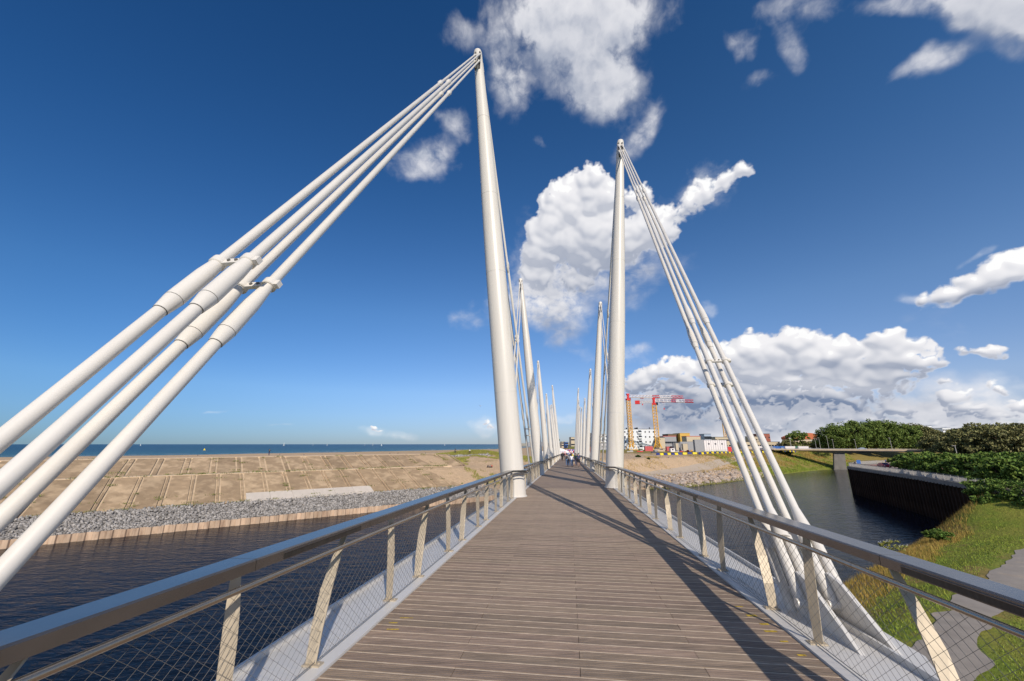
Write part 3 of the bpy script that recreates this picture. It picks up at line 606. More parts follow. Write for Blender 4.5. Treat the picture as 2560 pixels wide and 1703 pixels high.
# dune grass across the canal
def acc(x, y, z, c):
    a = x * .7977 + y * .6031; d = pl_dist(x, y, FAR_BANK)[0]; n2 = -x * .6031 + y * .7977
    return (a > 64) & (d > 9) & ((fbm(x / 6, y / 6, 21) > .51) | ((np.abs(n2 - 151) < 8) & (np.abs(a - 93) < 26))) & (x < 24)
P = scatter(120000, -40, 30, 100, 190, land, acc); blades('dune_grass', P, .55, .05, M_marram, .6, kind='stuff')
P = scatter(60000, 30, 128, 140, 245, land, lambda x, y, z, c: (pl_dist(x, y, FAR_BANK)[0] > 8) & (pl_dist(x, y, FAR_BANK)[0] < 30) & (fbm(x / 5, y / 5, 23) > .57 - .1 * smooth(x, 70, 110)))
blades('dry_slope_grass', P, .5, .06, M_dry, .6, kind='stuff')
P = scatter(120000, 100, 235, 180, 300, land, lambda x, y, z, c: (pl_dist(x, y, FAR_BANK)[0] > .5) & (pl_dist(x, y, FAR_BANK)[0] < 34) & (fbm(x / 4, y / 4, 25) > .42))
k = fbm(P[:, 0] / 9, P[:, 1] / 9, 27) + .25 * (pl_dist(P[:, 0], P[:, 1], FAR_BANK)[0] < 8) > .52
blades('bank_dry_grass', P[~k], .7, .08, M_dry, .6, kind='stuff'); blades('bank_green_grass', P[k], .8, .08, M_lawn, .6, kind='stuff')

# ---- the concrete dyke on the left
dyke = thing('concrete_dyke', 'long sandy concrete sea dyke of sloping slabs in two tiers behind the rubble strip', 'dyke', dk(0, 90, -13), math.atan2(.6031, .7977))
def dy(a, n, z): return (a, n - 90, z + 13)
A0, A1 = -96.0, 61.0
# body under the slabs
mb = MB(); mb.prism([(8.3, -15), (8.3, 1.75), (22.4, 6.45), (25.2, 6.45), (37.3, 9.6), (43, 9.6), (56, 6), (56, -15)], A1 - A0 + 2, axis='x', base=A0 - 1); mb.build('slab_bed', M_ledge, dyke)
def slab_between(p0, p1, a0, a1, th=.14, skew=0.0, mat=M_conc, name='slab'):
    (n0, z0), (n1, z1) = p0, p1; d = Vector((0, n1 - n0, z1 - z0)).normalized(); up = Vector((0, -d.z, d.y))
    V = []
    for (a, n, z) in ((a0, n0, z0), (a1, n0, z0), (a1 + skew, n1, z1), (a0 + skew, n1, z1)): V.append(Vector(dy(a, n, z)))
    o = V[0].copy(); W = [tuple(v - o + up * .02) for v in V] + [tuple(v - o + up * th) for v in V]
    b = MB().add(W, [(0, 3, 2, 1), (4, 5, 6, 7), (0, 1, 5, 4), (1, 2, 6, 5), (2, 3, 7, 6), (3, 0, 4, 7)]).build(name, mat, dyke, loc=o)
    return b
a = A0
while a < A1 - 3:
    w = 4.2; g = .34; hN = random.uniform(.03, .055)
    top_a = min(a + w, A1); sl = -.1
    if 8 < a < 34:      # repaired toe of fresh pale concrete
        slab_between((98.5 + 3.6, -11 + 1.2), (112.3, -6.45), a, a + w - .95, hN); slab_between((98.4, -11.05), (102.0, -9.86), a, a + w - .04, .22, mat=M_conc_new, name='toe_slab')
    else: slab_between((98.5, -11.0), (112.3, -6.45), a, a + w - .95, hN)
    slab_between((98.6 + (3.6 if 8 < a < 34 else 0), -11.0 + (1.2 if 8 < a < 34 else 0)), (112.3, -6.45), a + w - .72, a + w - g, random.uniform(.04, .08), name='joint_strip')
    a += w
a = A0
while a < A1 + 4:
    slab_between((115.2, -6.42), (127.0, -3.32), a, a + 3.45, random.uniform(.03, .05), skew=.2); slab_between((115.2, -6.42), (127.0, -3.32), a + 3.85, a + 4.6, random.uniform(.04, .07), skew=.2, name='joint_strip')
    a += 5.0
mb = MB(); mb.prism([(22.3, 6.42), (22.3, 6.72), (24.9, 6.72), (24.9, 6.42)], A1 - A0 + 2, axis='x', base=A0 - 1); mb.build('ledge', M_ledge, dyke)
mb = MB(); mb.prism([(37.05, 9.5), (37.05, 9.82), (42.5, 9.82), (42.5, 9.5)], A1 - A0 + 4, axis='x', base=A0 - 1); mb.build('crest_track', M_ledge, dyke)
mb = MB()
for k in range(26):
    a = random.uniform(A0, A1); mb.box(dy(a, random.uniform(117, 126), -3.0), (random.uniform(.8, 2.2), .5, .15))
# weeds growing in the joints: uncountable
P = []
for k in range(420):
    r_ = random.random(); 
    if r_ < .3: a, n, z = random.uniform(A0, A1), random.uniform(98.3, 99.6), -10.9
    elif r_ < .62: a, n, z = random.uniform(A0, A1), random.choice((112.4, 115.0)) + random.uniform(-.4, .4), -6.35
    elif r_ < .8: a = A0 + 5 * random.randint(0, 31) + random.choice((3.65, 4.9)); n = random.uniform(115, 127); z = -6.4 + (n - 115) * .262
    else: a = A0 + 4.2 * random.randint(0, 37) - random.choice((.1, .9)); n = random.uniform(99, 112); z = -10.9 + (n - 98.5) * .33
    m_ = random.randint(8, 40); s_ = random.uniform(.15, .8) if random.random() < .8 else random.uniform(.8, 1.7)
    for q in range(m_): P.append(tuple(dk(a + random.gauss(0, s_), n + random.gauss(0, s_ * .35), z + .05)))
blades('slab_weeds', np.array(P), .34, .05, M_weed, .8, kind='stuff')

# ---- rubble strip
def icosa():
    t = (1 + 5 ** .5) / 2; v = np.array([(-1, t, 0), (1, t, 0), (-1, -t, 0), (1, -t, 0), (0, -1, t), (0, 1, t), (0, -1, -t), (0, 1, -t), (t, 0, -1), (t, 0, 1), (-t, 0, -1), (-t, 0, 1)], float); v /= np.linalg.norm(v[0])
    f = np.array([(0, 11, 5), (0, 5, 1), (0, 1, 7), (0, 7, 10), (0, 10, 11), (1, 5, 9), (5, 11, 4), (11, 10, 2), (10, 7, 6), (7, 1, 8), (3, 9, 4), (3, 4, 2), (3, 2, 6), (3, 6, 8), (3, 8, 9), (4, 9, 5), (2, 4, 11), (6, 2, 10), (8, 6, 7), (9, 8, 1)]); return v, f
def stones(name, P, S, mat, **tags):
    v, f = icosa(); n = len(P)
    ax = rng.normal(size=(n, 3, 3)); q, _ = np.linalg.qr(ax)
    sc = S[:, None] * rng.uniform(.5, 1.15, (n, 3)); jit = rng.uniform(.78, 1.2, (n, 12, 1))
    V = np.einsum('nij,nkj->nki', q, (v[None] * jit) * sc[:, None, :]) + P[:, None, :]
    F = (f[None] + (np.arange(n) * 12)[:, None, None]).reshape(-1, 3)
    return big_mesh(name, V.reshape(-1, 3), F, mat, **tags)
n = 21000; a = rng.uniform(-75, 80, n); nn = rng.uniform(91.2, 98.9, n); z = -12.95 + (nn - 91.2) / 7.5 * 2.0 + rng.uniform(-.05, .16, n)
P = np.stack([.7977 * a - .6031 * nn, .6031 * a + .7977 * nn, z], -1); stones('rubble_strip', P, rng.uniform(.09, .27, n) * rng.uniform(.8, 1.25, n), M_stone, kind='stuff')
mb = MB().add([tuple(dk(-110, 90.9, -13.1)), tuple(dk(84, 90.9, -13.1)), tuple(dk(84, 99.2, -11.0)), tuple(dk(-110, 99.2, -11.0))], [(0, 1, 2, 3)]); mb.build('rubble_bed', M_stone, kind='structure')
n = 700; a = rng.uniform(66, 96, n); nn = rng.uniform(140, 143.5, n); x = .7977 * a - .6031 * nn; y = .6031 * a + .7977 * nn; z, _ = land(x, y)
stones('dune_rubble', np.stack([x, y, z + .1], -1), rng.uniform(.15, .4, n), M_stone, kind='stuff')

# ---- sheet pile wall at the foot of the rubble: each pile a piece
wall = thing('sheet_pile_wall', 'rusty corrugated sheet pile wall standing in the dark water below the rubble', 'wall', dk(0, 90.6, -14), math.atan2(.6031, .7977))
prf = [(0, 0), (.30, 0), (.46, .24), (1.04, .24), (1.20, 0), (1.5, 0)]
mb = MB(); V = []
for (u, v) in prf: V += [(u, v, -1.6), (u, v, 1.12), (u, v + .07, 1.12), (u, v + .07, -1.6)]
F = []
for i in range(5):
    b = i * 4
    for k in range(4): F.append((b + k, b + 4 + k, b + 4 + (k + 1) % 4, b + (k + 1) % 4))
F += [(0, 1, 2, 3), (23, 22, 21, 20)]
me = MB().add(V, F).mesh('sheet_pile', M_pile)
for k in range(118): link_mesh('sheet_pile', me, wall, (-78 + k * 1.5, random.uniform(-.02, .02), random.uniform(-.05, .05)))
mb = MB(); mb.box((10, .62, -.2), (178, .3, 2.2)); mb.build('backing', M_pile, wall)

# ================================================================== FOOTBRIDGE
MASTS = {-1: [(19.1, 23.69, -4.76), (36, 15.62, -4.07), (49, 10.1, -3.39), (63, 7.69, -3.15), (80, 7.47, -3.3), (96, 9.14, -3.58), (115, 16.43, -3.99)],
         1: [(24.5, 20.66, 4.36), (43, 15.35, 4.1), (60, 10.92, 3.68), (73, 8.01, 3.23), (91, 7.96, 3.24), (110, 9.85, 3.39), (130, 13.79, 3.84), (150, 20.2, 4.46)]}
bridge = thing('footbridge', 'long straight footbridge deck of grey brown boards with white edge beams over the canal', 'bridge', br(0, 0, 0), HEAD)
S_END = 150.0
LAT_L, LAT_R = -2.29, 2.37
PITCH = .165; TH = .032
def plank_profile():     # across the board, with three grooves (S, z)
    w = PITCH - .012; g = []
    x0 = -w / 2
    pts = [(x0, -TH), (x0, 0)]
    for c in (-.030, .002, .034): pts += [(c - .0035, 0), (c - .0035, -.006), (c + .0035, -.006), (c + .0035, 0)]
    pts += [(w / 2 - .014, 0), (w / 2 - .014, -.003), (w / 2, -.003), (w / 2, -TH)]
    return pts
PP = plank_profile()
rows0 = 3.55; mesh_cache = {}
def plank_mesh(ln):
    k = round(ln, 3)
    if k not in mesh_cache:
        p = MB().prism([(a, b) for a, b in PP][::-1], ln, axis='x', base=-ln / 2).mesh('plank', M_wood)
        g = MB().box((0, PITCH / 2 - .006 - .0075, -.0012), (ln, .013, .005)).mesh('grip_strip', M_grit); mesh_cache[k] = (p, g)
    return mesh_cache[k]
row = 0; s = rows0; cnt = 0
while cnt <= 297:
    js = [LAT_L, -1.12, 1.2, LAT_R] if row % 2 == 0 else [LAT_L, .04, LAT_R]
    for a, b in zip(js[:-1], js[1:]):
        ln = b - a - .005; pm, gmh = plank_mesh(ln); dz = random.uniform(-.0015, .0015)
        pk = link_mesh('plank', pm, bridge, bl((a + b) / 2, s, dz)); pk.rotation_euler = (-math.atan(SLOPE) + random.uniform(-.002, .002), 0, random.uniform(-.0008, .0008))
        link_mesh('grip_strip', gmh, pk); cnt += 1
    row += 1; s += PITCH
S_NEXT = s
def far_planks(name, ss, prnt):
    mp = MB(); mg = MB(); r = row
    for s in ss:
        js = [LAT_L, -1.12, 1.2, LAT_R] if r % 2 == 0 else [LAT_L, .04, LAT_R]; r += 1
        for a, b in zip(js[:-1], js[1:]):
            c = bl((a + b) / 2, s, -TH / 2); mp.box(c, (b - a - .005, PITCH - .012 - .014, TH))
            mg.box((c[0], c[1] + PITCH / 2 - .012, c[2] - .001), (b - a - .005, .013, TH))
    mp.build(name, M_wood_far, prnt, kind='stuff'); mg.build('far_grip_strips', M_grit, prnt, kind='stuff')
far_planks('far_planks', np.concatenate([np.arange(rows0 - 42 * PITCH, rows0 - .01, PITCH), np.arange(S_NEXT, S_END, PITCH)]), bridge)
def jog(s, sg):
    """how far the railing steps inwards to pass round a mast"""
    for (S, zt, latt) in MASTS[sg]:
        H = zt - DECK0 + SLOPE * S; r = .54 * (H / 25.6) ** .75; w = r + .42; d = abs(s - S)
        if d < w: return (r - .02) * min(1.0, (w - d) / .42)
    return 0.0
def jog_stops(s0, s1, sg):
    o = set()
    for (S, zt, latt) in MASTS[sg]:
        H = zt - DECK0 + SLOPE * S; r = .54 * (H / 25.6) ** .75
        for d in (-r - .42, -r, -r * .5, 0, r * .5, r, r + .42):
            if s0 < S + d < s1: o.add(S + d)
    return o
def sweep(poly, s0, s1, step=5.0, jg=0):
    """cross-section polygon (lat, h) run along the bridge"""
    b = MB(); n = len(poly); V = []; ss = [s0]
    while ss[-1] < s1 - .01: ss.append(min(ss[-1] + step, s1))
    if jg: ss = sorted(set(ss) | jog_stops(s0, s1, jg))
    for s in ss: V += [bl(l - jg * (jog(s, jg) if jg else 0), s, h) for l, h in poly]
    F = [tuple(range(n))[::-1], tuple(range((len(ss) - 1) * n, len(ss) * n))]
    for i in range(len(ss) - 1):
        for k in range(n): F.append((i * n + k, i * n + (k + 1) % n, (i + 1) * n + (k + 1) % n, (i + 1) * n + k))
    return b.add(V, F)
def mirror(poly, sg): return [(sg * a, b) for a, b in poly] if sg > 0 else [(-a, b) for a, b in poly][::-1]
SB, SE = -5.0, S_END
for sg in (-1, 1):
    e = abs(LAT_L) if sg < 0 else LAT_R; q = 0.0 if sg < 0 else .06
    sweep(mirror([(e + .006, -.10), (2.425 + q, -.10), (2.425 + q, .022), (e + .006, .022)], sg), SB, SE).build('deck_edge_strip', M_white2, bridge)
    sweep(mirror([(2.425 + q, -.06), (2.442 + q, -.06), (2.442 + q, .006), (2.425 + q, .006)], sg), SB, SE).build('seam', M_seam, bridge)
    sweep(mirror([(2.442 + q, -.55), (3.02 + q, -.42), (3.05 + q, -.30), (3.05 + q, .075), (3.02 + q, .075), (3.015 + q, .012), (2.442 + q, .018)], sg), SB, SE).build('edge_beam', M_white2, bridge)
sweep([(-2.2, -.9), (2.2, -.9), (2.4, -.07), (-2.4, -.07)], SB, SE).build('deck_girder', M_under, bridge)
mb = MB()
for k in range(8):
    s = 20 + k * 18; mb.box(bl(0, s, -1.1), (5.6, .5, .5)); 
mb.build('cross_beams', M_under, bridge)
# small flat yellow specks beside the edge strips near the camera
mb = MB()
for (l, s, w, h) in ((-2.05, 5.0, .14, .02), (-2.12, 5.17, .10, .02), (-2.02, 5.33, .16, .015), (2.18, 6.0, .12, .05), (2.22, 5.75, .10, .04), (2.2, 5.55, .14, .04), (2.15, 6.3, .10, .02), (2.22, 5.3, .08, .03), (2.24, 5.0, .08, .03)):
    c = bl(l, s, .0022); mb.box(c, (w, h, .0012), .1)
mb.build('yellow_specks', node_mat('yellow_speck', (.50, .34, .03), rough=.9, var=.5, vscale=30), bridge, kind='stuff')

# ---- masts with their stays
def lerp(a, b, t): return a + (b - a) * t
ONES = ['first', 'second', 'third', 'fourth', 'fifth', 'sixth', 'seventh', 'eighth', 'ninth', 'tenth', 'eleventh', 'twelfth', 'thirteenth', 'fourteenth', 'fifteenth', 'sixteenth', 'seventeenth', 'eighteenth', 'nineteenth']
TENS = ['twenty', 'thirty', 'forty', 'fifty']
def ordinal(n):
    if n < 20: return ONES[n - 1]
    t, o = divmod(n, 10); return (TENS[t - 2][:-1] + 'ieth') if o == 0 else TENS[t - 2] + ' ' + ONES[o - 1]
ORD = ['nearest and tallest', 'second nearest', 'third nearest', 'fourth nearest', 'fifth nearest', 'sixth nearest', 'seventh nearest', 'farthest']
def cable(parent, A, B, r, near, collar_t, sleeve, tcl):
    """A top, B anchor (local vectors): one stay tube with collar, coupling sleeve and fork end"""
    d = (B - A); ln = d.length; u = d.normalized(); n = 14 if near else 8
    rt = r * .82
    body = MB(); p = lambda t: A + d * t
    body.path([p(0.012), p(collar_t), p(collar_t + .0005), p(1 - 1.2 / ln)], [rt, rt, r, r], n=n)
    c = body.build('stay_cable', M_white, parent, smooth=True)
    MB().path([p(collar_t - .25 / ln), p(collar_t - .16 / ln), p(collar_t + .16 / ln), p(collar_t + .25 / ln)], [rt * 1.02, r * 1.55, r * 1.55, r * 1.02], n=n).build('collar', M_white, c, smooth=True)
    if sleeve:
        t0 = sleeve; L1 = .75 / ln
        # thick coupling sleeve with a cone at each end and thin dark joints
        MB().path([p(t0 - .62 / ln), p(t0 - .32 / ln), p(t0 + .10 / ln)], [r * 1.04, r * 1.44, r * 1.48], n=n).build('sleeve', M_white, c, smooth=True)
        MB().path([p(t0 + .105 / ln), p(t0 + .11 / ln), p(t0 + .27 / ln)], [r * 1.43, r * 1.45, r * 1.10], n=n).build('sleeve_cone', M_white, c, smooth=True)
        MB().path([p(t0 + .099 / ln), p(t0 + .106 / ln)], [r * 1.40, r * 1.40], n=n).build('sleeve_joint', M_seam, c)
        MB().path([p(t0 + .27 / ln), p(t0 + .278 / ln)], [r * 1.07, r * 1.07], n=n).build('sleeve_joint', M_seam, c)
    # forks at both ends: a cone that opens into two tines round the plate
    for (q, dirn, k) in ((B, -u, 1.0), (A, u, .55)):
        side = Vector((1, 0, 0)); f = MB(); R0 = r * (1.22 if k == 1 else .8)
        f.path([q + dirn * 1.25 * k, q + dirn * .80 * k], [R0 * .85, R0 * 1.70], n=n)
        up = side.cross(dirn).normalized()
        for sgn in (-1, 1):
            cc = side * sgn * R0 * 1.05
            pts = [q + dirn * .84 * k + cc, q + dirn * .62 * k + cc * 1.05, q + dirn * .1 * k + cc * 1.05, q - dirn * .04 * k + cc]
            f.path(pts, [R0 * .95, R0 * .95, R0 * .98, R0 * .6], n=10)
        f.build('fork', M_white, c, smooth=True)
        MB().path([q + side * R0 * 2.2, q - side * R0 * 2.2], R0 * .8, n=12).build('pin', M_white, c, smooth=True)
    return c
def ring(mb, c, ax, r0, r1, w, n=16):
    mb.path([c - ax * w, c - ax * (w * .8), c + ax * (w * .8), c + ax * w], [r0, r1, r1, r0], n=n)
for sg in (-1, 1):
    lst = MASTS[sg]
    for i, (S, zt, latt) in enumerate(lst):
        baselat = sg * 2.5; deck = DECK0 - SLOPE * S; H = zt - deck; near = i == 0
        where = ORD[i] if not (sg < 0 and i == 6) else 'farthest'
        side = 'left' if sg < 0 else 'right'
        t = thing('mast', 'white tapered steel mast, %s one on the %s edge of the footbridge' % (where, side), 'mast', br(baselat, S, 0), HEAD, 'white masts along the footbridge')
        dl = latt - baselat; r0 = .54 * (H / 25.6) ** .75
        bot = -(deck - (-14.5)) if False else (-15.0 - deck)
        pts = []; rad = []
        for f_, rr in ((bot / H, .92), (-.05, .98), (0, 1.0), (.2, .995), (.4, .955), (.44, .945), (.6, .84), (.75, .70), (.88, .57), (.97, .485), (.992, .47), (.999, .40), (1.0, .2)):
            pts.append(Vector((dl * f_, 0, H * f_))); rad.append(r0 * rr)
        MB().path(pts, rad, n=40 if near else 20, up=(0, 1, 0)).build('mast_tube', M_mast, t, smooth=True)
        if near:
            for f_, rr in ((.18, .997), (.42, .953), (.60, .845), (.80, .66)):
                c = Vector((dl * f_, 0, H * f_)); ring(mb2 := MB(), c, Vector((dl, 0, H)).normalized(), r0 * rr * .98, r0 * rr * 1.008, .010, 40); mb2.build('weld_seam', M_white2, t, smooth=True)
            b2 = MB(); b2.path([(0, 0, -.02), (0, 0, .035)], [r0 + .05, r0 + .04], n=32); b2.build('base_collar', M_white2, t)
        # stays towards the camera and away from it
        prevS = lst[i - 1][0] + 1.1 if i else (6.05 if sg > 0 else .8)
        nextS = lst[i + 1][0] - 1.1 if i + 1 < len(lst) else S + .8 * H
        r = .053 if near else max(.03, .053 * (H / 24) ** .7)
        for (aS, back) in ((prevS, True), (nextS, False)):
            if near and back: tc, ts, tk = (.42, .875, .857) if sg < 0 else (.39, .777, .836)
            else: tc, ts, tk = .42, .80, .86
            cy = 1 if aS > S else -1
            topL = dl * .965; topZ = H * .965; sp = .13 * (r0 / .54); half = .175 if near else .12
            ztop = topZ; Atop = Vector((topL, cy * (r0 * .62), ztop)); B0 = Vector((sg * .5, aS - S, -SLOPE * (aS - S) + .08))
            u = (B0 - Atop).normalized(); perp = u.cross(Vector((1, 0, 0))).normalized()
            if perp.z < 0: perp = -perp
            grp = []
            for lv in (1, -1):                 # upper and lower pair
                pr = []
                for sd in (-1, 1):
                    A = Atop + Vector((sd * sp, 0, 0)) + Vector((0, 0, lv * .24 * (r0 / .54)))
                    B = B0 + Vector((sd * half, 0, 0)) + perp * (lv * (.17 if near else .12))
                    cable(t, A, B, r, near, tc, (ts + (.0 if lv > 0 else (.0 if near and back and sg < 0 else .016))) if near or i == 1 else None, tk); pr.append((A, B))
                grp.append(pr)
                # clamp tying the pair
                q = tk + (0 if lv > 0 else (-.005 if near and back and sg < 0 else .012)); c1 = lerp(pr[0][0], pr[0][1], q); c2 = lerp(pr[1][0], pr[1][1], q)
                cl = MB(); w = .045 if near else .05
                for c_ in (c1, c2): ring(cl, c_, u, r * 1.25, r * 1.42, w, 18)
                mid = (c1 + c2) / 2; rot = (c2 - c1).length
                vx = (c2 - c1).normalized(); a_ = c1 + vx * r * 1.1; b_ = c2 - vx * r * 1.1
                V = []
                for e_ in (a_, b_):
                    for s1, s2 in ((-1, -1), (1, -1), (1, 1), (-1, 1)): V.append(tuple(e_ + u * (s1 * w * .9) + perp * (s2 * .02)))
                cl.add(V, [(0, 1, 5, 4), (1, 2, 6, 5), (2, 3, 7, 6), (3, 0, 4, 7)])
                V = []
                e1 = c2 + vx * r * 1.2; e2 = c2 + vx * (r * 1.2 + .05)
                for e_ in (e1, e2):
                    for s1, s2 in ((-1, -1), (1, -1), (1, 1), (-1, 1)): V.append(tuple(e_ + u * (s1 * w * .9) + perp * (s2 * .03)))
                cl.add(V, [(0, 1, 5, 4), (1, 2, 6, 5), (2, 3, 7, 6), (3, 0, 4, 7), (4, 5, 6, 7)])
                cb = cl.build('cable_clamp', M_white, t, smooth=True)
                if near:
                    for kk in (.38, .62):
                        pb = lerp(c1, c2, kk); MB().path([pb + perp * .018, pb + perp * .035], .016, n=8).build('bolt', M_seam, cb)
            # dark boxes painting the shade of open slots in the mast head
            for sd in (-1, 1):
                b2 = MB(); b2.box((topL + sd * sp, cy * (r0 * .455), topZ - .15 * (r0 / .54)), (.085 * (r0 / .54), r0 * .30, 1.25 * (r0 / .54)), 0, 0); b2.build('cable_slot_shade', M_slot, t)
            # anchor fins on the edge beam
            for sd in (-1, 1):
                x = B0.x + sd * half; k = 1.0 if near else .7; y0 = B0.y; z0 = -SLOPE * (aS - S)
                q = [(y0 + cy * 1.62 * k, z0 - .30), (y0 + cy * .25 * k, z0 + .44 * k), (y0 - cy * .02 * k, z0 + .50 * k), (y0 - cy * .16 * k, z0 + .40 * k), (y0 - cy * .50 * k, z0 - .1), (y0 - cy * .6 * k, z0 - .5), (y0 + cy * 1.65 * k, z0 - .5)]
                fb = MB().prism(q, .045, axis='x', base=x - .0225); fb.build('anchor_fin', M_white2, t)
            b2 = MB(); k = 1.0 if near else .7
            b2.prism([(sg * .1, B0.y + cy * 2.4 * k), (sg * .6, B0.y + cy * 1.7 * k), (sg * .95, B0.y + cy * .9 * k), (sg * .95, B0.y - cy * .9 * k), (sg * .1, B0.y - cy * 1.5 * k)], .16, base=-SLOPE * (aS - S) - .15 + (.005)); b2.build('anchor_bracket', M_white2, t)

# ---- railings
def post_mesh(kind, lean, sg):
    """flat tapering blade; 'broad' faces along the bridge, 'side' faces across it"""
    hs = [.035, .30, .60, .85, 1.06]; ws = [.10, .118, .122, .095, .055]; fr = [0, .10, .32, .64, 1.0]; b = MB(); V = []
    if kind == 'side': ws = [.085, .097, .102, .09, .065]
    for h, w, f in zip(hs, ws, fr):
        y = lean * f; t = .013; tw = 0.0
        if kind == 'broad': q = [(-w / 2, -t / 2), (w / 2, -t / 2), (w / 2, t / 2), (-w / 2, t / 2)]; tw = .35 * sg * (f - .3)
        else: q = [(-w / 2, -t / 2), (w / 2, -t / 2), (w / 2, t / 2), (-w / 2, t / 2)]; tw = -sg * (.93 - .25 * f)
        for (x_, y_) in q:
            V.append((x_ * math.cos(tw) - y_ * math.sin(tw) + sg * (.02 + .06 * f), y + x_ * math.sin(tw) + y_ * math.cos(tw), h))
    F = [(3, 2, 1, 0), (16, 17, 18, 19)]
    for i in range(4):
        for k in range(4): F.append((i * 4 + k, i * 4 + (k + 1) % 4, i * 4 + 4 + (k + 1) % 4, i * 4 + 4 + k))
    return b.add(V, F).mesh('post', M_post)
plate = MB().box((0, 0, .028), (.17, .09, .014)); plate.box((0, .0, .014), (.12, .06, .02))
for sx_ in (-1, 1): plate.path([(sx_ * .06, 0, .034), (sx_ * .06, 0, .046)], .013, n=6)
plate_me = plate.mesh('base_plate', M_post)
for sg in (-1, 1):
    side = 'left' if sg < 0 else 'right'
    rl = thing('railing', 'metal railing with slanting flat posts and wire net along the %s edge of the footbridge' % side, 'railing', br(0, 0, 0), HEAD)
    q = 0 if sg < 0 else .07; hl = 2.425 + q
    mA = post_mesh('side', .02, sg); mB_ = post_mesh('broad', .52, sg)
    base = 3.04 if sg < 0 else 5.26 - 2.72; step = 2.77 if sg < 0 else 2.70; offb = 1.06 if sg < 0 else .98
    k = -3
    while base + k * step < S_END - 1:
        for kind, s in (('v', base + k * step), ('b', base + k * step + offb)):
            if s < -4 or jog(s, sg) > .12: continue
            me = mA if kind == 'v' else mB_
            ln = link_mesh('post', me, rl, bl(sg * (hl + .02 - (jog(s, sg) if jog(s, sg) < .2 else 0)), s, .0)); link_mesh('base_plate', plate_me, ln)
        k += 1
    # handrail in lengths with open joints
    slots = []; s = 3.45 - 4.95 * 2 if sg < 0 else 2.45 - 6.4; 
    while s < 120: slots.append((s, s + 1.32)); s += 4.95 if sg < 0 else 6.4
    joints = sorted(set([round(a - .32, 3) for a, b in slots] + [round(b + .22, 3) for a, b in slots])); joints = [-4.5] + [j for j in joints if j > -4.4] + [S_END - .5]
    for a, b in zip(joints[:-1], joints[1:]):
        has = [x for x in slots if x[0] > a and x[1] < b]
        prof_full = [(hl, 1.065), (hl + .25, 1.065), (hl + .25, 1.13), (hl + .235, 1.145), (hl + .012, 1.15), (hl, 1.138)]
        h_ = sweep(mirror(prof_full, sg), a + .003, b - .003, 4, sg).build('handrail', M_rail, rl)
        for x in has:
            o = sweep(mirror([(hl - .004, 1.073), (hl + .01, 1.073), (hl + .01, 1.118), (hl - .004, 1.118)], sg), x[0], x[1], 2, sg).build('lamp_slot', M_lamp_slot, h_)
            sweep(mirror([(hl - .010, 1.118), (hl + .01, 1.118), (hl + .01, 1.124), (hl - .010, 1.124)], sg), x[0], x[1], 2, sg).build('slot_lip', M_rail, h_)
    # lower tube
    s = -4.5; 
    while s < S_END - 1:
        e = min(s + 4.4, S_END - .6); MB().path([bl(sg * (hl - .03 - jog(q_, sg)), q_, .985) for q_ in sorted({s, e - .004} | jog_stops(s, e - .004, sg))], .0235, n=12).build('lower_rail', M_tube, rl, smooth=True); s = e
        if e >= S_END - .7: break
    # wire net: two families of slanting wires between the edge strip and the lower rail
    h0, h1 = .045, .955; cot = 1.28; sp = .118; V = []; F = []; x = sg * (hl + .002); rr = .0021; cntv = 0
    for fam in (-1, 1):
        for s in np.arange(-3, 62, sp):
            ds_ = (h1 - h0) * cot * fam; N_ = 1
            p0 = np.array(bl(x, s, h0)); p1 = np.array(bl(x + fam * .0015, s + ds_, h1)); k = rr * (1 if s < 20 else .8)
            for p in (p0, p1):
                V += [(p[0] + k, p[1], p[2]), (p[0] - k * .5, p[1] + k * .87, p[2]), (p[0] - k * .5, p[1] - k * .87, p[2])]
            for a, b in ((0, 1), (1, 2), (2, 0)): F.append((cntv + a, cntv + b, cntv + 3 + b, cntv + 3 + a))
            cntv += 6
    big_mesh('wire_net', V, F, M_wire, rl, kind='stuff')
    MB().path([bl(x, -3, .045), bl(x, 62, .045)], .004, n=6).build('net_cable', M_wire, rl); MB().path([bl(x, -3, .955), bl(x, 62, .955)], .004, n=6).build('net_cable', M_wire, rl)

# ================================================================== RIGHT BANK: boulders, bushes
def land_hit(px, py, t0=60, t1=420):
    ts = np.linspace(t0, t1, 1500); r = ray(px, py); x, y, z = r.x * ts, r.y * ts, r.z * ts
    lz, _ = land(x, y); k = np.nonzero(lz >= z)[0]; i = k[0] if len(k) else len(ts) - 1; return np.array([x[i], y[i], lz[i]])
tp_ = [land_hit(a, b_) for a, b_ in ((1575, 1190), (1640, 1186), (1700, 1179), (1752, 1169), (1800, 1157), (1845, 1147), (1885, 1139))]
V = []; nseg = 60
for i in range(nseg + 1):
    f = i / nseg * (len(tp_) - 1); j = min(int(f), len(tp_) - 2); q = tp_[j] + (tp_[j + 1] - tp_[j]) * (f - j); d_ = tp_[j + 1] - tp_[j]; nn_ = np.array([-d_[1], d_[0]]) / np.hypot(d_[0], d_[1])
    for o_ in (-2.0, -.7, .7, 2.0):
        x, y = q[0] + nn_[0] * o_, q[1] + nn_[1] * o_; V.append((x, y, float(land(np.array([x]), np.array([y]))[0][0]) + .12))
big_mesh('track', V, [(i * 4 + k, i * 4 + k + 1, i * 4 + 5 + k, i * 4 + 4 + k)[::-1] for i in range(nseg) for k in range(3)], plain('dusty_track', (.42, .34, .26), .95), smooth=True, kind='structure')
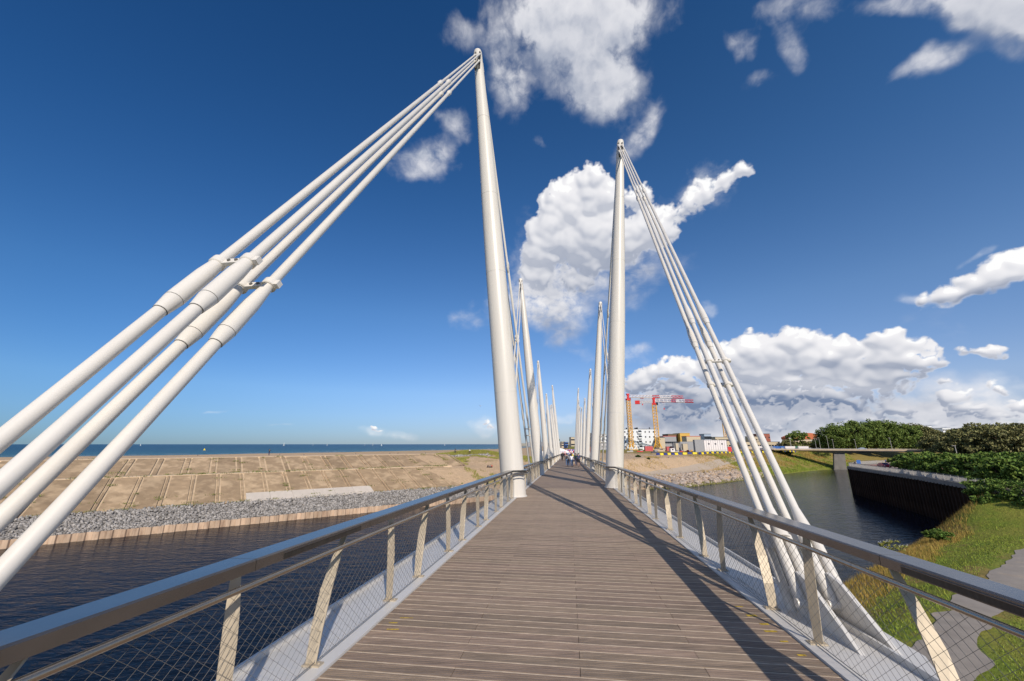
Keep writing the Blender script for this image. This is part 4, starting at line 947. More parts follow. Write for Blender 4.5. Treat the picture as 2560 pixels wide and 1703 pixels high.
def rock_mesh(seed):
    r_ = np.random.default_rng(seed); v, f = icosa(); V = list(map(tuple, v)); F = [tuple(q) for q in f]
    mid = {}; nf = []
    def m_(a, b):
        k = (min(a, b), max(a, b))
        if k not in mid: p = (np.array(V[a]) + np.array(V[b])) / 2; p /= np.linalg.norm(p); mid[k] = len(V); V.append(tuple(p))
        return mid[k]
    for a, b, c in F: ab, bc, ca = m_(a, b), m_(b, c), m_(c, a); nf += [(a, ab, ca), (b, bc, ab), (c, ca, bc), (ab, bc, ca)]
    V = np.array(V)
    for _ in range(5):       # flat broken faces
        d = r_.normal(size=3); d /= np.linalg.norm(d); lim = r_.uniform(.5, .8); k = V @ d - lim; V = V - np.where(k > 0, k, 0)[:, None] * d
    V = V * r_.uniform(.7, 1.15, 3) * r_.uniform(.94, 1.06, (len(V), 1)); return MB().add(V.tolist(), nf).mesh('boulder', M_boulder)
RM = [rock_mesh(i) for i in range(8)]
fb = np.array(FAR_BANK, float)
def on_bank(par_x, d):
    for i in range(len(fb) - 1):
        if fb[i][0] <= par_x < fb[i + 1][0]:
            t = (par_x - fb[i][0]) / (fb[i + 1][0] - fb[i][0]); p = fb[i] + (fb[i + 1] - fb[i]) * t; dd = fb[i + 1] - fb[i]; dd /= np.linalg.norm(dd); return p + np.array([-dd[1], dd[0]]) * d
def land1(x, y):
    z, c = land(np.array([float(x)]), np.array([float(y)])); return float(z[0])
for k in range(285):
    px = random.uniform(30, 112) if k % 5 else random.uniform(44, 84); d = random.uniform(.2, 8.5); p = on_bank(px, d); s = random.uniform(.35, 1.0) * (1.2 if d < 5 else .9)
    o = link_mesh('boulder', RM[k % 8], None, (p[0], p[1], land1(*p) + s * .25), random.uniform(0, 6.28), (s * random.uniform(.8, 1.35), s, s * random.uniform(.55, .9)))
    tag(o, 'pinkish grey boulder in the rock bank below the sandy slope', 'boulder', 'boulders of the rock bank')
n = 2600; pxs = rng.uniform(26, 118, n); dd = rng.uniform(-.6, 11, n); P = np.array([(*on_bank(a, b), 0) for a, b in zip(pxs, dd)]); P[:, 2] = land(P[:, 0], P[:, 1])[0] + .05
stones('small_bank_rocks', P, rng.uniform(.15, .42, n), M_boulder, kind='stuff')
n = 2200; pxs = rng.uniform(44, 122, n); dd = rng.uniform(-.9, 1.7, n); P = np.array([(*on_bank(a, b), 0) for a, b in zip(pxs, dd)]); P[:, 2] = np.maximum(land(P[:, 0], P[:, 1])[0], -14.05) + .04
stones('shore_weed', P, rng.uniform(.12, .4, n), M_algae, kind='stuff')
n = 1500; x = rng.uniform(25, 90, n); y = rng.uniform(130, 205, n); z, _ = land(x, y); k = z > -12; stones('slope_rubble', np.stack([x, y, z], -1)[k], rng.uniform(.08, .28, k.sum()), M_boulder, kind='stuff')

def leaf_cloud(name, centre, radii, nclump, per, size, mat, parent=None, flat=.0, seed=1, **tags):
    """a crown: clumps of small leaf faces spread through an uneven volume"""
    r_ = np.random.default_rng(seed); c = r_.normal(size=(nclump, 3)); c /= np.linalg.norm(c, axis=1)[:, None]
    c *= r_.uniform(.35, 1.0, (nclump, 1)) ** .5; c[:, 2] = np.where(c[:, 2] < -.85, -c[:, 2] * .6, c[:, 2]); c[:, :2] *= (1 + .25 * r_.normal(size=(nclump, 1)).clip(-1, 1))
    cr = r_.uniform(.16, .34, nclump)
    q = r_.normal(size=(nclump, per, 3)); q /= np.linalg.norm(q, axis=2)[:, :, None]; q *= r_.uniform(.5, 1.0, (nclump, per, 1))
    q[:, :, 2] *= .75
    P = (c[:, None, :] + q * cr[:, None, None]).reshape(-1, 3) * np.array(radii) + np.array(centre); n = len(P)
    s = size * r_.uniform(.6, 1.4, n); a = r_.normal(size=(n, 3)); a /= np.linalg.norm(a, axis=1)[:, None]; b = r_.normal(size=(n, 3)); b = np.cross(a, b); b /= np.linalg.norm(b, axis=1)[:, None]
    a = a * s[:, None]; b = b * (s * .6)[:, None]
    V = np.stack([P - a, P + b, P + a, P - b], 1).reshape(-1, 3); F = np.arange(4 * n).reshape(-1, 4)
    return big_mesh(name, V, F, mat, parent, **tags)
def tree(name, label, x, y, z, h, w, mat, group=None, seed=1, size=.5, trunk_f=.28, nclump=70, per=62, cat='tree'):
    t = thing(name, label, cat, (x, y, z), 0, group); r_ = random.Random(seed); b = MB(); lx, ly = r_.uniform(-.4, .4), r_.uniform(-.4, .4)
    b.path([(0, 0, -.6), (lx * .3, ly * .3, h * .2), (lx, ly, h * .5), (lx * 1.5, ly * 1.5, h * .85)], [h * .024, h * .019, h * .012, h * .004], n=8)
    for k in range(6):
        a = r_.uniform(0, 6.28); z0 = h * r_.uniform(.22, .6); l = w * r_.uniform(.35, .7)
        b.path([(lx * z0 / h, ly * z0 / h, z0), (math.cos(a) * l * .5, math.sin(a) * l * .5, z0 + h * .10), (math.cos(a) * l, math.sin(a) * l, z0 + h * .2)], [h * .010, h * .006, h * .002], n=5)
    b.build('trunk', M_bark, t, smooth=True)
    leaf_cloud('crown', (lx, ly, h * (trunk_f + 1) / 2), (w, w, h * (1 - trunk_f) / 2), nclump, per, size, mat, t, seed=seed)
    return t
def bush(name, label, x, y, z, w, h, mat, group=None, seed=1, size=.2, nclump=34, per=55, cat='bush'):
    t = thing(name, label, cat, (x, y, z), 0, group); b = MB(); r_ = random.Random(seed)
    for k in range(6):
        a = r_.uniform(0, 6.28); b.path([(0, 0, -.3), (math.cos(a) * w * .3, math.sin(a) * w * .3, h * .5), (math.cos(a) * w * .6, math.sin(a) * w * .6, h * .8)], [.06 * h / 2, .04 * h / 2, .015], n=5)
    b.build('stem', M_bark, t); leaf_cloud('foliage', (0, 0, h * .45), (w, w, h * .55), nclump, per, size, mat, t, seed=seed); return t
def ptz(x, y, t):
    p = at_t(x, y, t); return p.x, p.y, land1(p.x, p.y)
# bushes on the grassy slopes
for i, (px, py, t, w, h, lab) in enumerate([(1966, 1152, 245, 3.2, 3.6, 'round dark green bush on the dry grassy bank, the larger of the two'), (1931, 1144, 248, 2.0, 2.2, 'small dark green bush left of the larger round bush on the dry bank'),
        (2055, 1150, 262, 5.0, 3.4, 'low spreading green shrub on the bank just left of the concrete bridge pier'), (1596, 1150, 170, .9, .9, 'small dark tuft of shrub on the sand slope right of the second mast'), (1622, 1157, 160, .6, .5, 'tiny dark shrub low on the sand slope, right of the small dark tuft'),
        (2215, 1141, 262, 5, 4, 'dark green shrub on the sandy bank seen under the road bridge')]):
    x, y, z = ptz(px, py, t); bush('bush', lab, x, y, z - .1, w, h, M_leafD, 'bushes on the far bank', seed=40 + i, size=.22)
# trees beyond the road bridge
spots = [(2075, 292, 17, 7.5), (2098, 284, 19, 8), (2122, 296, 20, 8.5), (2146, 282, 20.5, 8), (2170, 294, 21, 8.5), (2192, 284, 21.5, 8), (2214, 296, 21.5, 9), (2236, 283, 21, 8.5), (2258, 295, 20, 8.5), (2280, 284, 19, 8), (2302, 292, 20.5, 8.5), (2322, 283, 17, 8), (2342, 290, 15, 8)]
TL = ['leftmost tree', 'second tree', 'third tree', 'fourth tree', 'fifth tree', 'sixth tree', 'seventh tree', 'eighth tree', 'ninth tree', 'tenth tree', 'eleventh tree', 'twelfth tree', 'thirteenth tree']
for i, (px, t, h, w) in enumerate(spots):
    p = at_t(px, 1124, t); tree('poplar_tree', '%s of the tall green row behind the road bridge, counted from the left' % TL[i], p.x, p.y, -4.4, h * .97, w * .92, M_leafA if i < 10 else M_leafB, 'tall trees behind the road bridge', seed=i + 1, size=.42, trunk_f=.02, nclump=120, per=85)
for i, (px, t, h, w, lab) in enumerate([(1997, 330, 14.5, 7, 'dark green round tree standing alone left of the orange roofed hall'), (1975, 322, 7.5, 5, 'short grey green tree at the left foot of the round dark tree'), (2036, 318, 6.2, 7, 'low olive tree in front of the orange roofed hall'), (2058, 300, 7, 6, 'low olive tree at the left end of the tall green row')]):
    p = at_t(px, 1123, t); tree('broad_tree', lab, p.x, p.y, -4.2, h, w, M_leafA if i == 0 else M_leafB, 'trees near the orange roofed hall', seed=60 + i, size=.6, trunk_f=.15, nclump=60, per=60)
for i, (px, t, h, w) in enumerate([(2350, 205, 10.5, 7), (2378, 190, 11.5, 7.5), (2408, 200, 13.5, 8), (2436, 184, 14.5, 8), (2470, 196, 17, 9), (2500, 180, 16, 8.5), (2535, 192, 16.5, 9), (2570, 178, 15.5, 9), (2610, 186, 16, 9), (2660, 180, 16, 9)]):
    p = at_t(px, 1124, t); tree('willow_tree', '%s of the brown green trees on the far right, counted from the left' % TL[i], p.x, p.y, -5.2, h * .90, w, M_leafB, 'brown green trees on the far right', seed=80 + i, size=.5, trunk_f=.05, nclump=95, per=64)
def quay_spot(px, t): p = at_t(px, 1140, t); return p.x, p.y
hed = []
for x, y, w, h in ((101, 106, 3.2, 4.6), (97.5, 99, 3.2, 5.0), (92.5, 93, 3.2, 4.6), (89, 87, 3.3, 4.8), (86, 81.5, 3.2, 4.6), (83.3, 76, 3.0, 4.6), (80.8, 70.5, 3.0, 4.4), (78.5, 65, 2.8, 4.2), (104, 111, 3.0, 4.2), (93, 86, 3.4, 5.4), (90, 78, 3.4, 5.4)):
    hed.append((CX + FPX * x / (y * CT + QZ * ST), y / (CT + (1140 - CY) / FPX * ST), w, h))
hed += [(2510, 70, 3.6, 4.6), (2550, 66, 3.6, 4.6), (2600, 64, 3.8, 4.8), (2470, 78, 3.4, 4.8), (2660, 62, 4, 5), (2530, 74, 4, 5.6), (2580, 70, 4, 5.6), (2340, 100, 3.2, 4.4), (2370, 96, 3.2, 4.4), (2400, 90, 3.2, 4.4), (2430, 85, 3.2, 4.4), (2292, 122, 3.4, 5.0), (2318, 115, 3.6, 5.4), (2350, 110, 4.0, 5.2), (2330, 128, 4.5, 6.2), (2385, 104, 4.2, 5.4), (2420, 98, 4.2, 5.6), (2380, 122, 4.8, 6.6), (2455, 92, 4.2, 5.6), (2440, 112, 4.8, 7.0), (2495, 86, 4.2, 5.8), (2500, 102, 5, 7.2), (2540, 80, 4.0, 5.8), (2560, 94, 5, 7.2), (2590, 76, 4, 5.8), (2620, 88, 5, 7), (2640, 72, 4.4, 5.6), (2480, 120, 5, 7.5), (2560, 112, 5, 8)]
for i, (px, t, w, h) in enumerate(sorted(hed)):
    x, y = quay_spot(px, t); h = min(h, 6.3 - .021 * t + .35 * math.sin(i * 2.3)); bush('hedge_bush', 'leafy green bush of the thicket beside the quay road, %s from the left' % ordinal(i + 1), x, y, -6.6, w, h, M_leafC, 'bushes of the thicket on the quay', seed=120 + i, size=.26, nclump=60, per=70)
for i, (x, y, z, w, h, lab) in enumerate([(73.8, 67, -7.9, 2.2, 2.7, 'leafy bush hanging over the very end of the quay railing'), (72.4, 62.3, -8.0, 2.5, 2.9, 'leafy bush on the quay edge right of the railing end'), (71.8, 58, -8.2, 2.6, 3.0, 'leafy bush nearest the lawn on the quay edge'), (77.5, 56, -8.0, 3.4, 3.0, 'leafy bush where the lawn meets the end of the quay'), (82, 51, -8.0, 3.6, 3.2, 'leafy bush at the top of the lawn, right of the quay end'), (88, 47, -7.8, 3.8, 3.4, 'rightmost leafy bush at the top of the lawn'), (75.5, 65, -7.6, 3.6, 2.4, 'leafy green bush overhanging the near end of the quay wall'), (79, 61, -7.4, 3.4, 2.4, 'leafy green bush right of the near end of the quay railing'), (69.5, 62.5, -10.6, 1.6, 3.6, 'slender young shrub growing against the dark quay wall'), (72.2, 66.3, -11, 1.3, 1.8, 'small shrub at the foot of the dark quay wall near the grass'),
        (54.2, 55.5, -11.6, 1.2, 1.0, 'low dark green bush on the grassy edge beside the water'), (84, 58, -7.6, 3.6, 2.6, 'leafy bush between the quay and the lawn at the right edge')]):
    bush('bank_bush', lab, x, y, z, w, h, M_leafC, 'bushes at the near end of the quay', seed=150 + i, size=.17, nclump=40, per=55)
# white flowering shrub on the near bank
x, y = at_z(2232, 1372, -12.3).x, at_z(2232, 1372, -12.3).y
fl = thing('flowering_shrub', 'shrub with white flower heads among the dry grass beside the water', 'shrub', (x, y, -12.6))
leaf_cloud('foliage', (0, 0, .6), (1.2, 1.2, .7), 26, 30, .09, M_marram, fl, seed=3); leaf_cloud('flowers', (0, 0, .72), (1.25, 1.25, .75), 26, 10, .035, M_sail, fl, seed=3, kind='stuff')

# ================================================================== QUAY on the right
QZ = -6.5
QP = [(100, 124), (113, 135.5), (124, 142), (160, 146), (262, 172), (262, 42), (86, 42), (71.5, 57), (73.3, 65.5), (84, 86.7)]
MB().prism(QP, .35, base=QZ - .35).build('quay_road', M_roadq, kind='structure')
MB().prism([(102.5, 124.5), (114, 134), (125, 140.4), (160, 144.6), (165, 140), (122, 131), (109, 122)], .012, base=QZ + .002).build('quay_paving', M_redpave, kind='structure')
def extr(pts, z0, z1, th, b):
    for (x0, y0), (x1, y1) in zip(pts[:-1], pts[1:]):
        L_ = math.hypot(x1 - x0, y1 - y0); b.box(((x0 + x1) / 2, (y0 + y1) / 2, (z0 + z1) / 2), (L_, th, z1 - z0), math.atan2(y1 - y0, x1 - x0))
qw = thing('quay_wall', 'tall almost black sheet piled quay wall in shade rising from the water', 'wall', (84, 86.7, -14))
edge = [(71.5, 57), (73.3, 65.5), (84, 86.7), (100, 124), (113, 135.5), (124, 142), (160, 146)]
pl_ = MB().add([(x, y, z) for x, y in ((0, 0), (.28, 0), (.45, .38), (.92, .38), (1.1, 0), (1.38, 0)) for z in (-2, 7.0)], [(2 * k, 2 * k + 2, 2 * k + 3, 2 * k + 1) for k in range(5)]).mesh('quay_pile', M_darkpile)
for (x0, y0), (x1, y1) in zip(edge[:-1], edge[1:]):
    L_ = math.hypot(x1 - x0, y1 - y0); a = math.atan2(y1 - y0, x1 - x0); nk = int(L_ / 1.38) + 1
    for k in range(nk):
        q = min(k * 1.38, max(0, L_ - 1.3)); link_mesh('quay_pile', pl_, qw, (x0 + math.cos(a) * q - 84 + math.sin(a) * -.3, y0 + math.sin(a) * q - 86.7 + math.cos(a) * .3, 0), a)
b = MB(); extr([(x + .15 * 0 - 84, y - 86.7) for x, y in edge], 6.85, 7.62, 1.3, b); b.build('capping_beam', M_concg, qw)
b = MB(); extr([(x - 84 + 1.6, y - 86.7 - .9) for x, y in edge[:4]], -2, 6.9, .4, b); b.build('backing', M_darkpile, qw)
qr = thing('quay_railing', 'grey railing with pale panels running along the top of the quay wall', 'railing', (84, 86.7, QZ))
for (x0, y0), (x1, y1) in zip(edge[1:-1], edge[2:]):
    L_ = math.hypot(x1 - x0, y1 - y0); a = math.atan2(y1 - y0, x1 - x0); nk = int(L_ / 2.4)
    for k in range(nk + 1):
        q = L_ * k / nk; c = (x0 + math.cos(a) * q - 84, y0 + math.sin(a) * q - 86.7)
        MB().box((c[0], c[1], .62), (.09, .09, 1.15), a).build('railing_post', M_railg, qr)
        if k < nk:
            l = L_ / nk; m_ = (c[0] + math.cos(a) * l / 2, c[1] + math.sin(a) * l / 2)
            pnl = MB(); pnl.box((m_[0], m_[1], .22), (l - .1, .04, .06), a); pnl.box((m_[0], m_[1], 1.02), (l - .1, .04, .06), a)
            for j in range(12):
                w = -l / 2 + .1 + (l - .2) * (j + .5) / 12; pnl.box((m_[0] + math.cos(a) * w, m_[1] + math.sin(a) * w, .62), (.10, .03, .8), a)
            pnl.build('railing_panel', M_railg, qr)
    b = MB(); b.box(((x0 + x1) / 2 - 84, (y0 + y1) / 2 - 86.7, 1.19), (L_, .09, .07), a); b.build('top_rail', M_wallD, qr)
# road sign and person by the quay corner
p = (105.6, 127.2)
sg_ = thing('blue_sign', 'small blue board on a post at the corner of the quay', 'sign', (p[0], p[1], QZ), -.3); MB().box((0, 0, .6), (.08, .08, 1.2)).build('sign_post', M_railg, sg_); MB().box((0, -.06, 1.25), (1.0, .05, 1.1)).build('sign_board', M_blue, sg_)

# ---- cars
def car(label, loc, rz, paint, group=None):
    t = thing('parked_car' if group is None else 'moving_car', label, 'car', loc, rz, group)
    side = [(-2.05, .35), (-2.1, .75), (-1.9, .95), (-1.35, 1.0), (-.75, 1.42), (.55, 1.45), (1.45, 1.0), (2.0, .85), (2.1, .5), (2.05, .3)]
    b = MB(); n = len(side); V = []
    for y, f in ((-.86, .0), (-.80, 1.0), (.80, 1.0), (.86, .0)):
        for (x_, z_) in side:
            k = max(0, (z_ - .95) / .5); V.append((x_, y * (1 - .16 * k), z_))
    F = []
    for j in range(3):
        for i in range(n): F.append((j * n + i, j * n + (i + 1) % n, (j + 1) * n + (i + 1) % n, (j + 1) * n + i))
    F += [tuple(range(n))[::-1], tuple(range(3 * n, 4 * n))]; b.add(V, F).build('body', paint, t, smooth=True)
    for s_ in (-1, 1): MB().add([(-1.2, s_ * .80, 1.0), (1.25, s_ * .80, 1.0), (.52, s_ * .735, 1.40), (-.72, s_ * .735, 1.37)], [(0, 1, 2, 3)]).build('side_window', M_glass, t)
    MB().add([(1.42, -.70, 1.03), (1.42, .70, 1.03), (.63, .62, 1.44), (.63, -.62, 1.44)], [(0, 1, 2, 3)]).build('windscreen', M_glass, t)
    MB().add([(-1.42, -.70, 1.0), (-1.42, .70, 1.0), (-.80, .62, 1.42), (-.80, -.62, 1.42)], [(0, 1, 2, 3)]).build('rear_window', M_glass, t)
    for x_ in (-1.3, 1.3):
        for y_ in (-.78, .78):
            w = MB().path([(x_, y_ - .1, .32), (x_, y_ + .1, .32)], .32, n=16).build('wheel', CL['black'], t); MB().path([(x_, y_ - .12, .32), (x_, y_ + .12, .32)], .18, n=10).build('rim', M_railg, w)
    for y_ in (-.6, .6):
        MB().box((2.06, y_, .66), (.08, .34, .15)).build('headlight', M_sail, t); MB().box((-2.06, y_, .8), (.08, .3, .16)).build('tail_light', M_red, t)
    return t
M_carred = node_mat('dark_red_car_paint', (.30, .01, .03), rough=.25); M_carsil = node_mat('silver_car_paint', (.45, .47, .50), rough=.3, metal=.4)
car('dark red car driving along the quay road', (104.5, 117.5, QZ), R(-112), M_carred)

# ================================================================== ROAD BRIDGE and lamps
RB0 = Vector((162, 258, 0)); RB1 = Vector((262, 195.3, 0)); rd = (RB1 - RB0).normalized(); rbL = (RB1 - RB0).length; ra = math.atan2(rd.y, rd.x)
rb = thing('road_bridge', 'low grey concrete road bridge crossing the canal on one thick pier', 'bridge', (RB0.x, RB0.y, -14), ra)
b = MB(); prs = []
N_ = 24; V = []
pier_s = 32.0
for i in range(N_ + 1):
    s = rbL * i / N_; hz = .75 + 1.35 * max(0, 1 - abs(s - pier_s) / 22) ** 1.3; top = 10.95 - .006 * s
    for (y, z) in ((-5, top), (-5, top - .45), (-3.2, top - hz), (3.2, top - hz), (5, top - .45), (5, top)): V.append((s, y, z))
F = [(i * 6 + k, i * 6 + (k + 1) % 6, (i + 1) * 6 + (k + 1) % 6, (i + 1) * 6 + k) for i in range(N_) for k in range(6)]; F += [(0, 5, 4, 3, 2, 1), tuple(N_ * 6 + k for k in range(6))]
b.add(V, F).build('deck', M_concg, rb)
for y in (-4.9, 4.9):
    b = MB(); b.box((rbL / 2, y, 11.0 + .12 - .006 * rbL / 2), (rbL, .25, .55)); b.build('parapet', M_ledge, rb)
    b = MB()
    b.box((rbL / 2, y, 11.75 - .006 * rbL / 2), (rbL, .08, .08)); b.box((rbL / 2, y, 11.5 - .006 * rbL / 2), (rbL, .06, .06)); b.build('guard_rail', M_railg, rb)
b = MB(); b.add([(pier_s - 3.4, -3.2, -1), (pier_s + 2.2, -3.2, -1), (pier_s + 2.2, 3.2, -1), (pier_s - 3.4, 3.2, -1), (pier_s - 1.9, -3.0, 9.4), (pier_s + 2.9, -3.0, 9.4), (pier_s + 2.9, 3.0, 9.4), (pier_s - 1.9, 3.0, 9.4)], [(0, 3, 2, 1), (4, 5, 6, 7), (0, 1, 5, 4), (1, 2, 6, 5), (2, 3, 7, 6), (3, 0, 4, 7)]); b.build('pier', M_concg, rb)
b = MB(); b.box((pier_s, 0, -.3), (7, 8, 1.2)); b.build('pier_footing', M_concg, rb)
rbz = -14 + 10.95
q = RB0 + rd * 43; car('silver car crossing the low concrete road bridge', (q.x + rd.y * 2, q.y - rd.x * 2, rbz - .25), ra + PI, M_carsil, 'cars on the road bridge')
# approach embankment of the road bridge: flat ground already; far road slab
MB().prism([(110, 300), (165, 262), (160, 253), (100, 288)], .3, base=-3.35).build('road', M_roadq, kind='structure')
LPOS = [(2042, 245, 'leftmost street lamp on the road bridge'), (2052.5, 250, 'second street lamp from the left on the road bridge'), (2073, 252, 'third street lamp from the left on the road bridge'), (2086, 262, 'short street lamp behind the silver car on the road bridge'), (2142, 262, 'small street lamp halfway along the road bridge'), (2231, 208, 'tall street lamp leaning over the right half of the road bridge'), (2390, 118, 'street lamp with a flat double head standing in the thicket')]
for i, (px, t, lab) in enumerate(LPOS):
    p = at_t(px, 1126, t); z = -3.1 if i < 6 else QZ; h = [6.5, 7, 8, 6, 6, 6.2, 6.0][i]
    l = thing('street_lamp', lab, 'street lamp', (p.x, p.y, z), 0, 'street lamps'); MB().path([(0, 0, -.3), (0, 0, h)], [.11, .06], n=8).build('pole', M_railg, l); MB().box((-.35, 0, h + .03), (1.1, .28, .1)).build('lamp_head', M_railg, l)

# ================================================================== CONSTRUCTION SITE AND TOWN
def lattice(b, p0, p1, w, n, r=.07, tri=False):
    """square lattice boom between two points"""
    p0 = Vector(p0); p1 = Vector(p1); d = (p1 - p0); u = d.normalized(); s = Vector((0, 0, 1)) if abs(u.z) < .9 else Vector((0, 1, 0)); a = u.cross(s).normalized(); c = a.cross(u).normalized()
    cs = [a * w / 2 + c * w / 2, -a * w / 2 + c * w / 2, -a * w / 2 - c * w / 2, a * w / 2 - c * w / 2] if not tri else [c * w * .8, -a * w / 2, a * w / 2]
    for q in cs: b.path([p0 + q, p1 + q], r * 1.5, n=4)
    m = len(cs)
    for i in range(n):
        for k in range(m):
            A = p0 + d * (i / n) + cs[k]; B = p0 + d * ((i + 1) / n) + cs[(k + 1) % m]; b.path([A, B], r * .8, n=3); b.path([p0 + d * (i / n) + cs[k], p0 + d * (i / n) + cs[(k + 1) % m]], r * .7, n=3)
def crane(label, px, t, h, jib_az, jib_len, counter, scale=1.0, lift=0.0, top=True):
    p = at_t(px, 1122, t); z0 = -4.6
    c = thing('tower_crane', label, 'crane', (p.x, p.y, z0), jib_az, 'tower cranes at the building site')
    b = MB(); lattice(b, (0, 0, 2.5), (0, 0, h), 2.4 * scale, int(h / 2.2), .17); b.build('tower', M_yellow, c)
    b = MB()
    for k in range(4):
        a = PI / 4 + k * PI / 2; b.path([(math.cos(a) * 1.5, math.sin(a) * 1.5, 6.5), (math.cos(a) * 4.6, math.sin(a) * 4.6, .3)], .22, n=5); b.path([(math.cos(a) * 4.6, math.sin(a) * 4.6, .3), (math.cos(a + PI / 2) * 4.6, math.sin(a + PI / 2) * 4.6, .3)], .2, n=5)
    b.build('base_frame', M_yellow, c)
    MB().box((0, 0, .6), (6.5, 3.0, 1.0)).build('ballast', M_ledge, c)
    b = MB(); b.box((0, 0, h + .5), (3.0, 2.8, 1.2)); b.path([(0, 0, h + 1), (0, 0, h + 4.2)], .9 * scale, n=6); b.box((0, 0, h + 4.6), (2.2, 1.6, .9)); b.build('slewing_head', M_red, c)
    cab = MB().box((1.9, 1.6, h + .8), (1.7, 1.5, 1.9)).build('cab', M_glass, c)
    e = (jib_len, 0, h + 2.2 + lift)
    cut = [0, .42, .55, .62, .78, 1.0]
    for k in range(5):
        b = MB(); A = Vector((1.4, 0, h + 2.2)); E_ = Vector(e); lattice(b, A + (E_ - A) * cut[k], A + (E_ - A) * cut[k + 1], 2.2, max(2, int(jib_len * (cut[k + 1] - cut[k]) / 2.6)), .15, True); b.build('jib_section', M_craneW if k in (0, 2) else M_red if k != 3 else M_craneW, c)
    b = MB(); lattice(b, (-1, 0, h + 2.2), (-counter, 0, h + 2.3), 1.3, 5, .08); b.build('counter_jib', M_craneW, c)
    MB().box((-counter + 1.2, 0, h + 2.2), (3.4, 1.9, 2.6)).build('counterweight', M_red, c)
    hk = MB(); hk.path([(jib_len * .25, 0, h + 2), (jib_len * .25, 0, h - 3)], .04, n=3); hk.box((jib_len * .25, 0, h + 1.7), (2.4, 1.2, .4)); hk.box((jib_len * .25, 0, h - 3.2), (.7, .5, 1.0)); hk.build('hook_block', M_red, c)
    return c
crane('yellow tower crane with red and white jib, right beside the nearest right mast', 1579, 300, 37.5, R(8), 46, 12, 1.0)
crane('second yellow tower crane from the mast, tallest frame base in front of the white flats', 1645, 290, 33.0, R(-22), 27, 13, 1.15, lift=-1.5)
crane('distant small tower crane half hidden behind the right stay cables', 1817, 420, 30, R(70), 22, 8, .9)

def building(name, label, px0, px1, t, ztop, z0, mat, roof=None, depth=12, cat='building', group=None, wins=None, yaw=0.0, wmat=None, balc=None, rooftop=0):
    """px range, distance factor and heights -> a block with walls, roof slab and windows as parts"""
    A = at_t(px0, 1110, t); B = at_t(px1, 1110, t); c = (A + B) / 2; w = (Vector((B.x, B.y, 0)) - Vector((A.x, A.y, 0))).length; a = math.atan2(B.y - A.y, B.x - A.x) + yaw
    t_ = thing(name, label, cat, (c.x, c.y, z0), a, group); H = ztop - z0
    MB().box((0, depth / 2, H / 2 - .5), (w, depth, H + 1)).build('wall', mat, t_)
    MB().box((0, depth / 2, H + .15), (w + .4, depth + .4, .3)).build('roof', roof or M_wallD, t_)
    if wins:
        nx, nz, ww, wh = wins
        wm = MB().box((0, 0, 0), (ww, .12, wh)).mesh('window', wmat or M_glass)
        fm = MB().box((0, 0, -wh / 2 - .08), (ww + .3, .26, .12)).mesh('sill', M_craneW)
        for i in range(nx):
            for j in range(nz):
                if random.random() < .06: continue
                x = -w / 2 + w * (i + .5) / nx; z = H * (j + .62) / (nz + .15)
                wo = link_mesh('window', wm, t_, (x, -.03, z)); link_mesh('sill', fm, wo, (0, -.02, 0))
    if balc:
        for (fx, nz, bw) in balc:
            for j in range(nz):
                x = -w / 2 + w * fx; z = H * (j + .42) / (nz + .15); bo = MB().box((x, -.75, z), (bw, 1.5, 1.05)).build('balcony', M_wallW, t_); MB().box((x, -.06, z + 1.3), (bw * .8, .14, 1.4)).build('loggia_opening', M_glass, bo)
    for k in range(rooftop):
        MB().box((random.uniform(-w / 2.5, w / 2.5), depth / 2, H + .9), (random.uniform(.6, 2.0), 1.2, random.uniform(.8, 1.8))).build('chimney', M_wallD, t_)
    return t_
building('apartment_block', 'white four storey apartment block behind the tower cranes', 1560, 1640, 330, 12.0, -4.8, M_wallW, depth=14, wins=(8, 4, .95, 1.15), balc=[(.18, 4, 2.4), (.52, 4, 3.0)], rooftop=6, yaw=-.12)
building('apartment_block', 'cream apartment block with stepped balconies left of the nearest right mast', 1499, 1519, 330, 7.8, -4.8, M_wallW, depth=12, wins=(4, 4, 1.2, 1.4), balc=[(.55, 4, 2.4)], yaw=.1)
building('garage_block', 'long grey block with white garage doors left of the nearest right mast', 1492, 1522, 305, 1.0, -4.8, M_wallG, depth=10, wins=(3, 2, 1.9, 1.2), wmat=M_craneW)
building('dark_block', 'dark slate flats seen between the right masts', 1474, 1490, 345, 9.0, -4.8, M_wallD, depth=12, wins=(3, 4, 1.2, 1.3))
building('brick_block', 'red brown brick wall block seen between the right masts', 1472, 1483, 200, -1.2, -5.2, M_brick, depth=8)
building('ochre_hall', 'flat hall clad in bright ochre yellow panels beyond the site', 1702, 1727, 360, 9.4, -4.6, M_ochre, roof=M_ochre, depth=16)
building('brown_hall', 'brown flat roofed hall left of the ochre yellow hall', 1672, 1702, 365, 8.8, -4.6, plain('brown_cladding', (.16, .10, .05)), depth=14)
building('red_roof_shed', 'low shed with a long red fascia right of the big crane', 1660, 1692, 330, 6.2, -4.6, M_wallG, roof=M_red, depth=10, wins=(6, 1, 2.6, 1.6))
building('red_roof_shed', 'low shed with a long red fascia right of the ochre hall', 1718, 1753, 340, 6.4, -4.6, M_bufft, roof=M_red, depth=10, wins=(5, 1, 2.6, 1.6))
building('cream_store', 'small cream store just right of the big crane tower', 1648, 1663, 320, 5.0, -4.6, M_bufft, depth=8)
building('glass_pavilion', 'pale glass pavilion with a wavy roof above the white site cabins', 1763, 1780, 370, 9.0, -4.6, plain('pale_glass_cladding', (.35, .42, .52), .3), depth=10, wins=(5, 2, 1.8, 2.6))
building('terrace_block', 'low cream block with dark window bands beside the distant crane', 1790, 1830, 380, 6.4, -4.6, M_bufft, depth=12, wins=(10, 2, 1.8, 1.3))
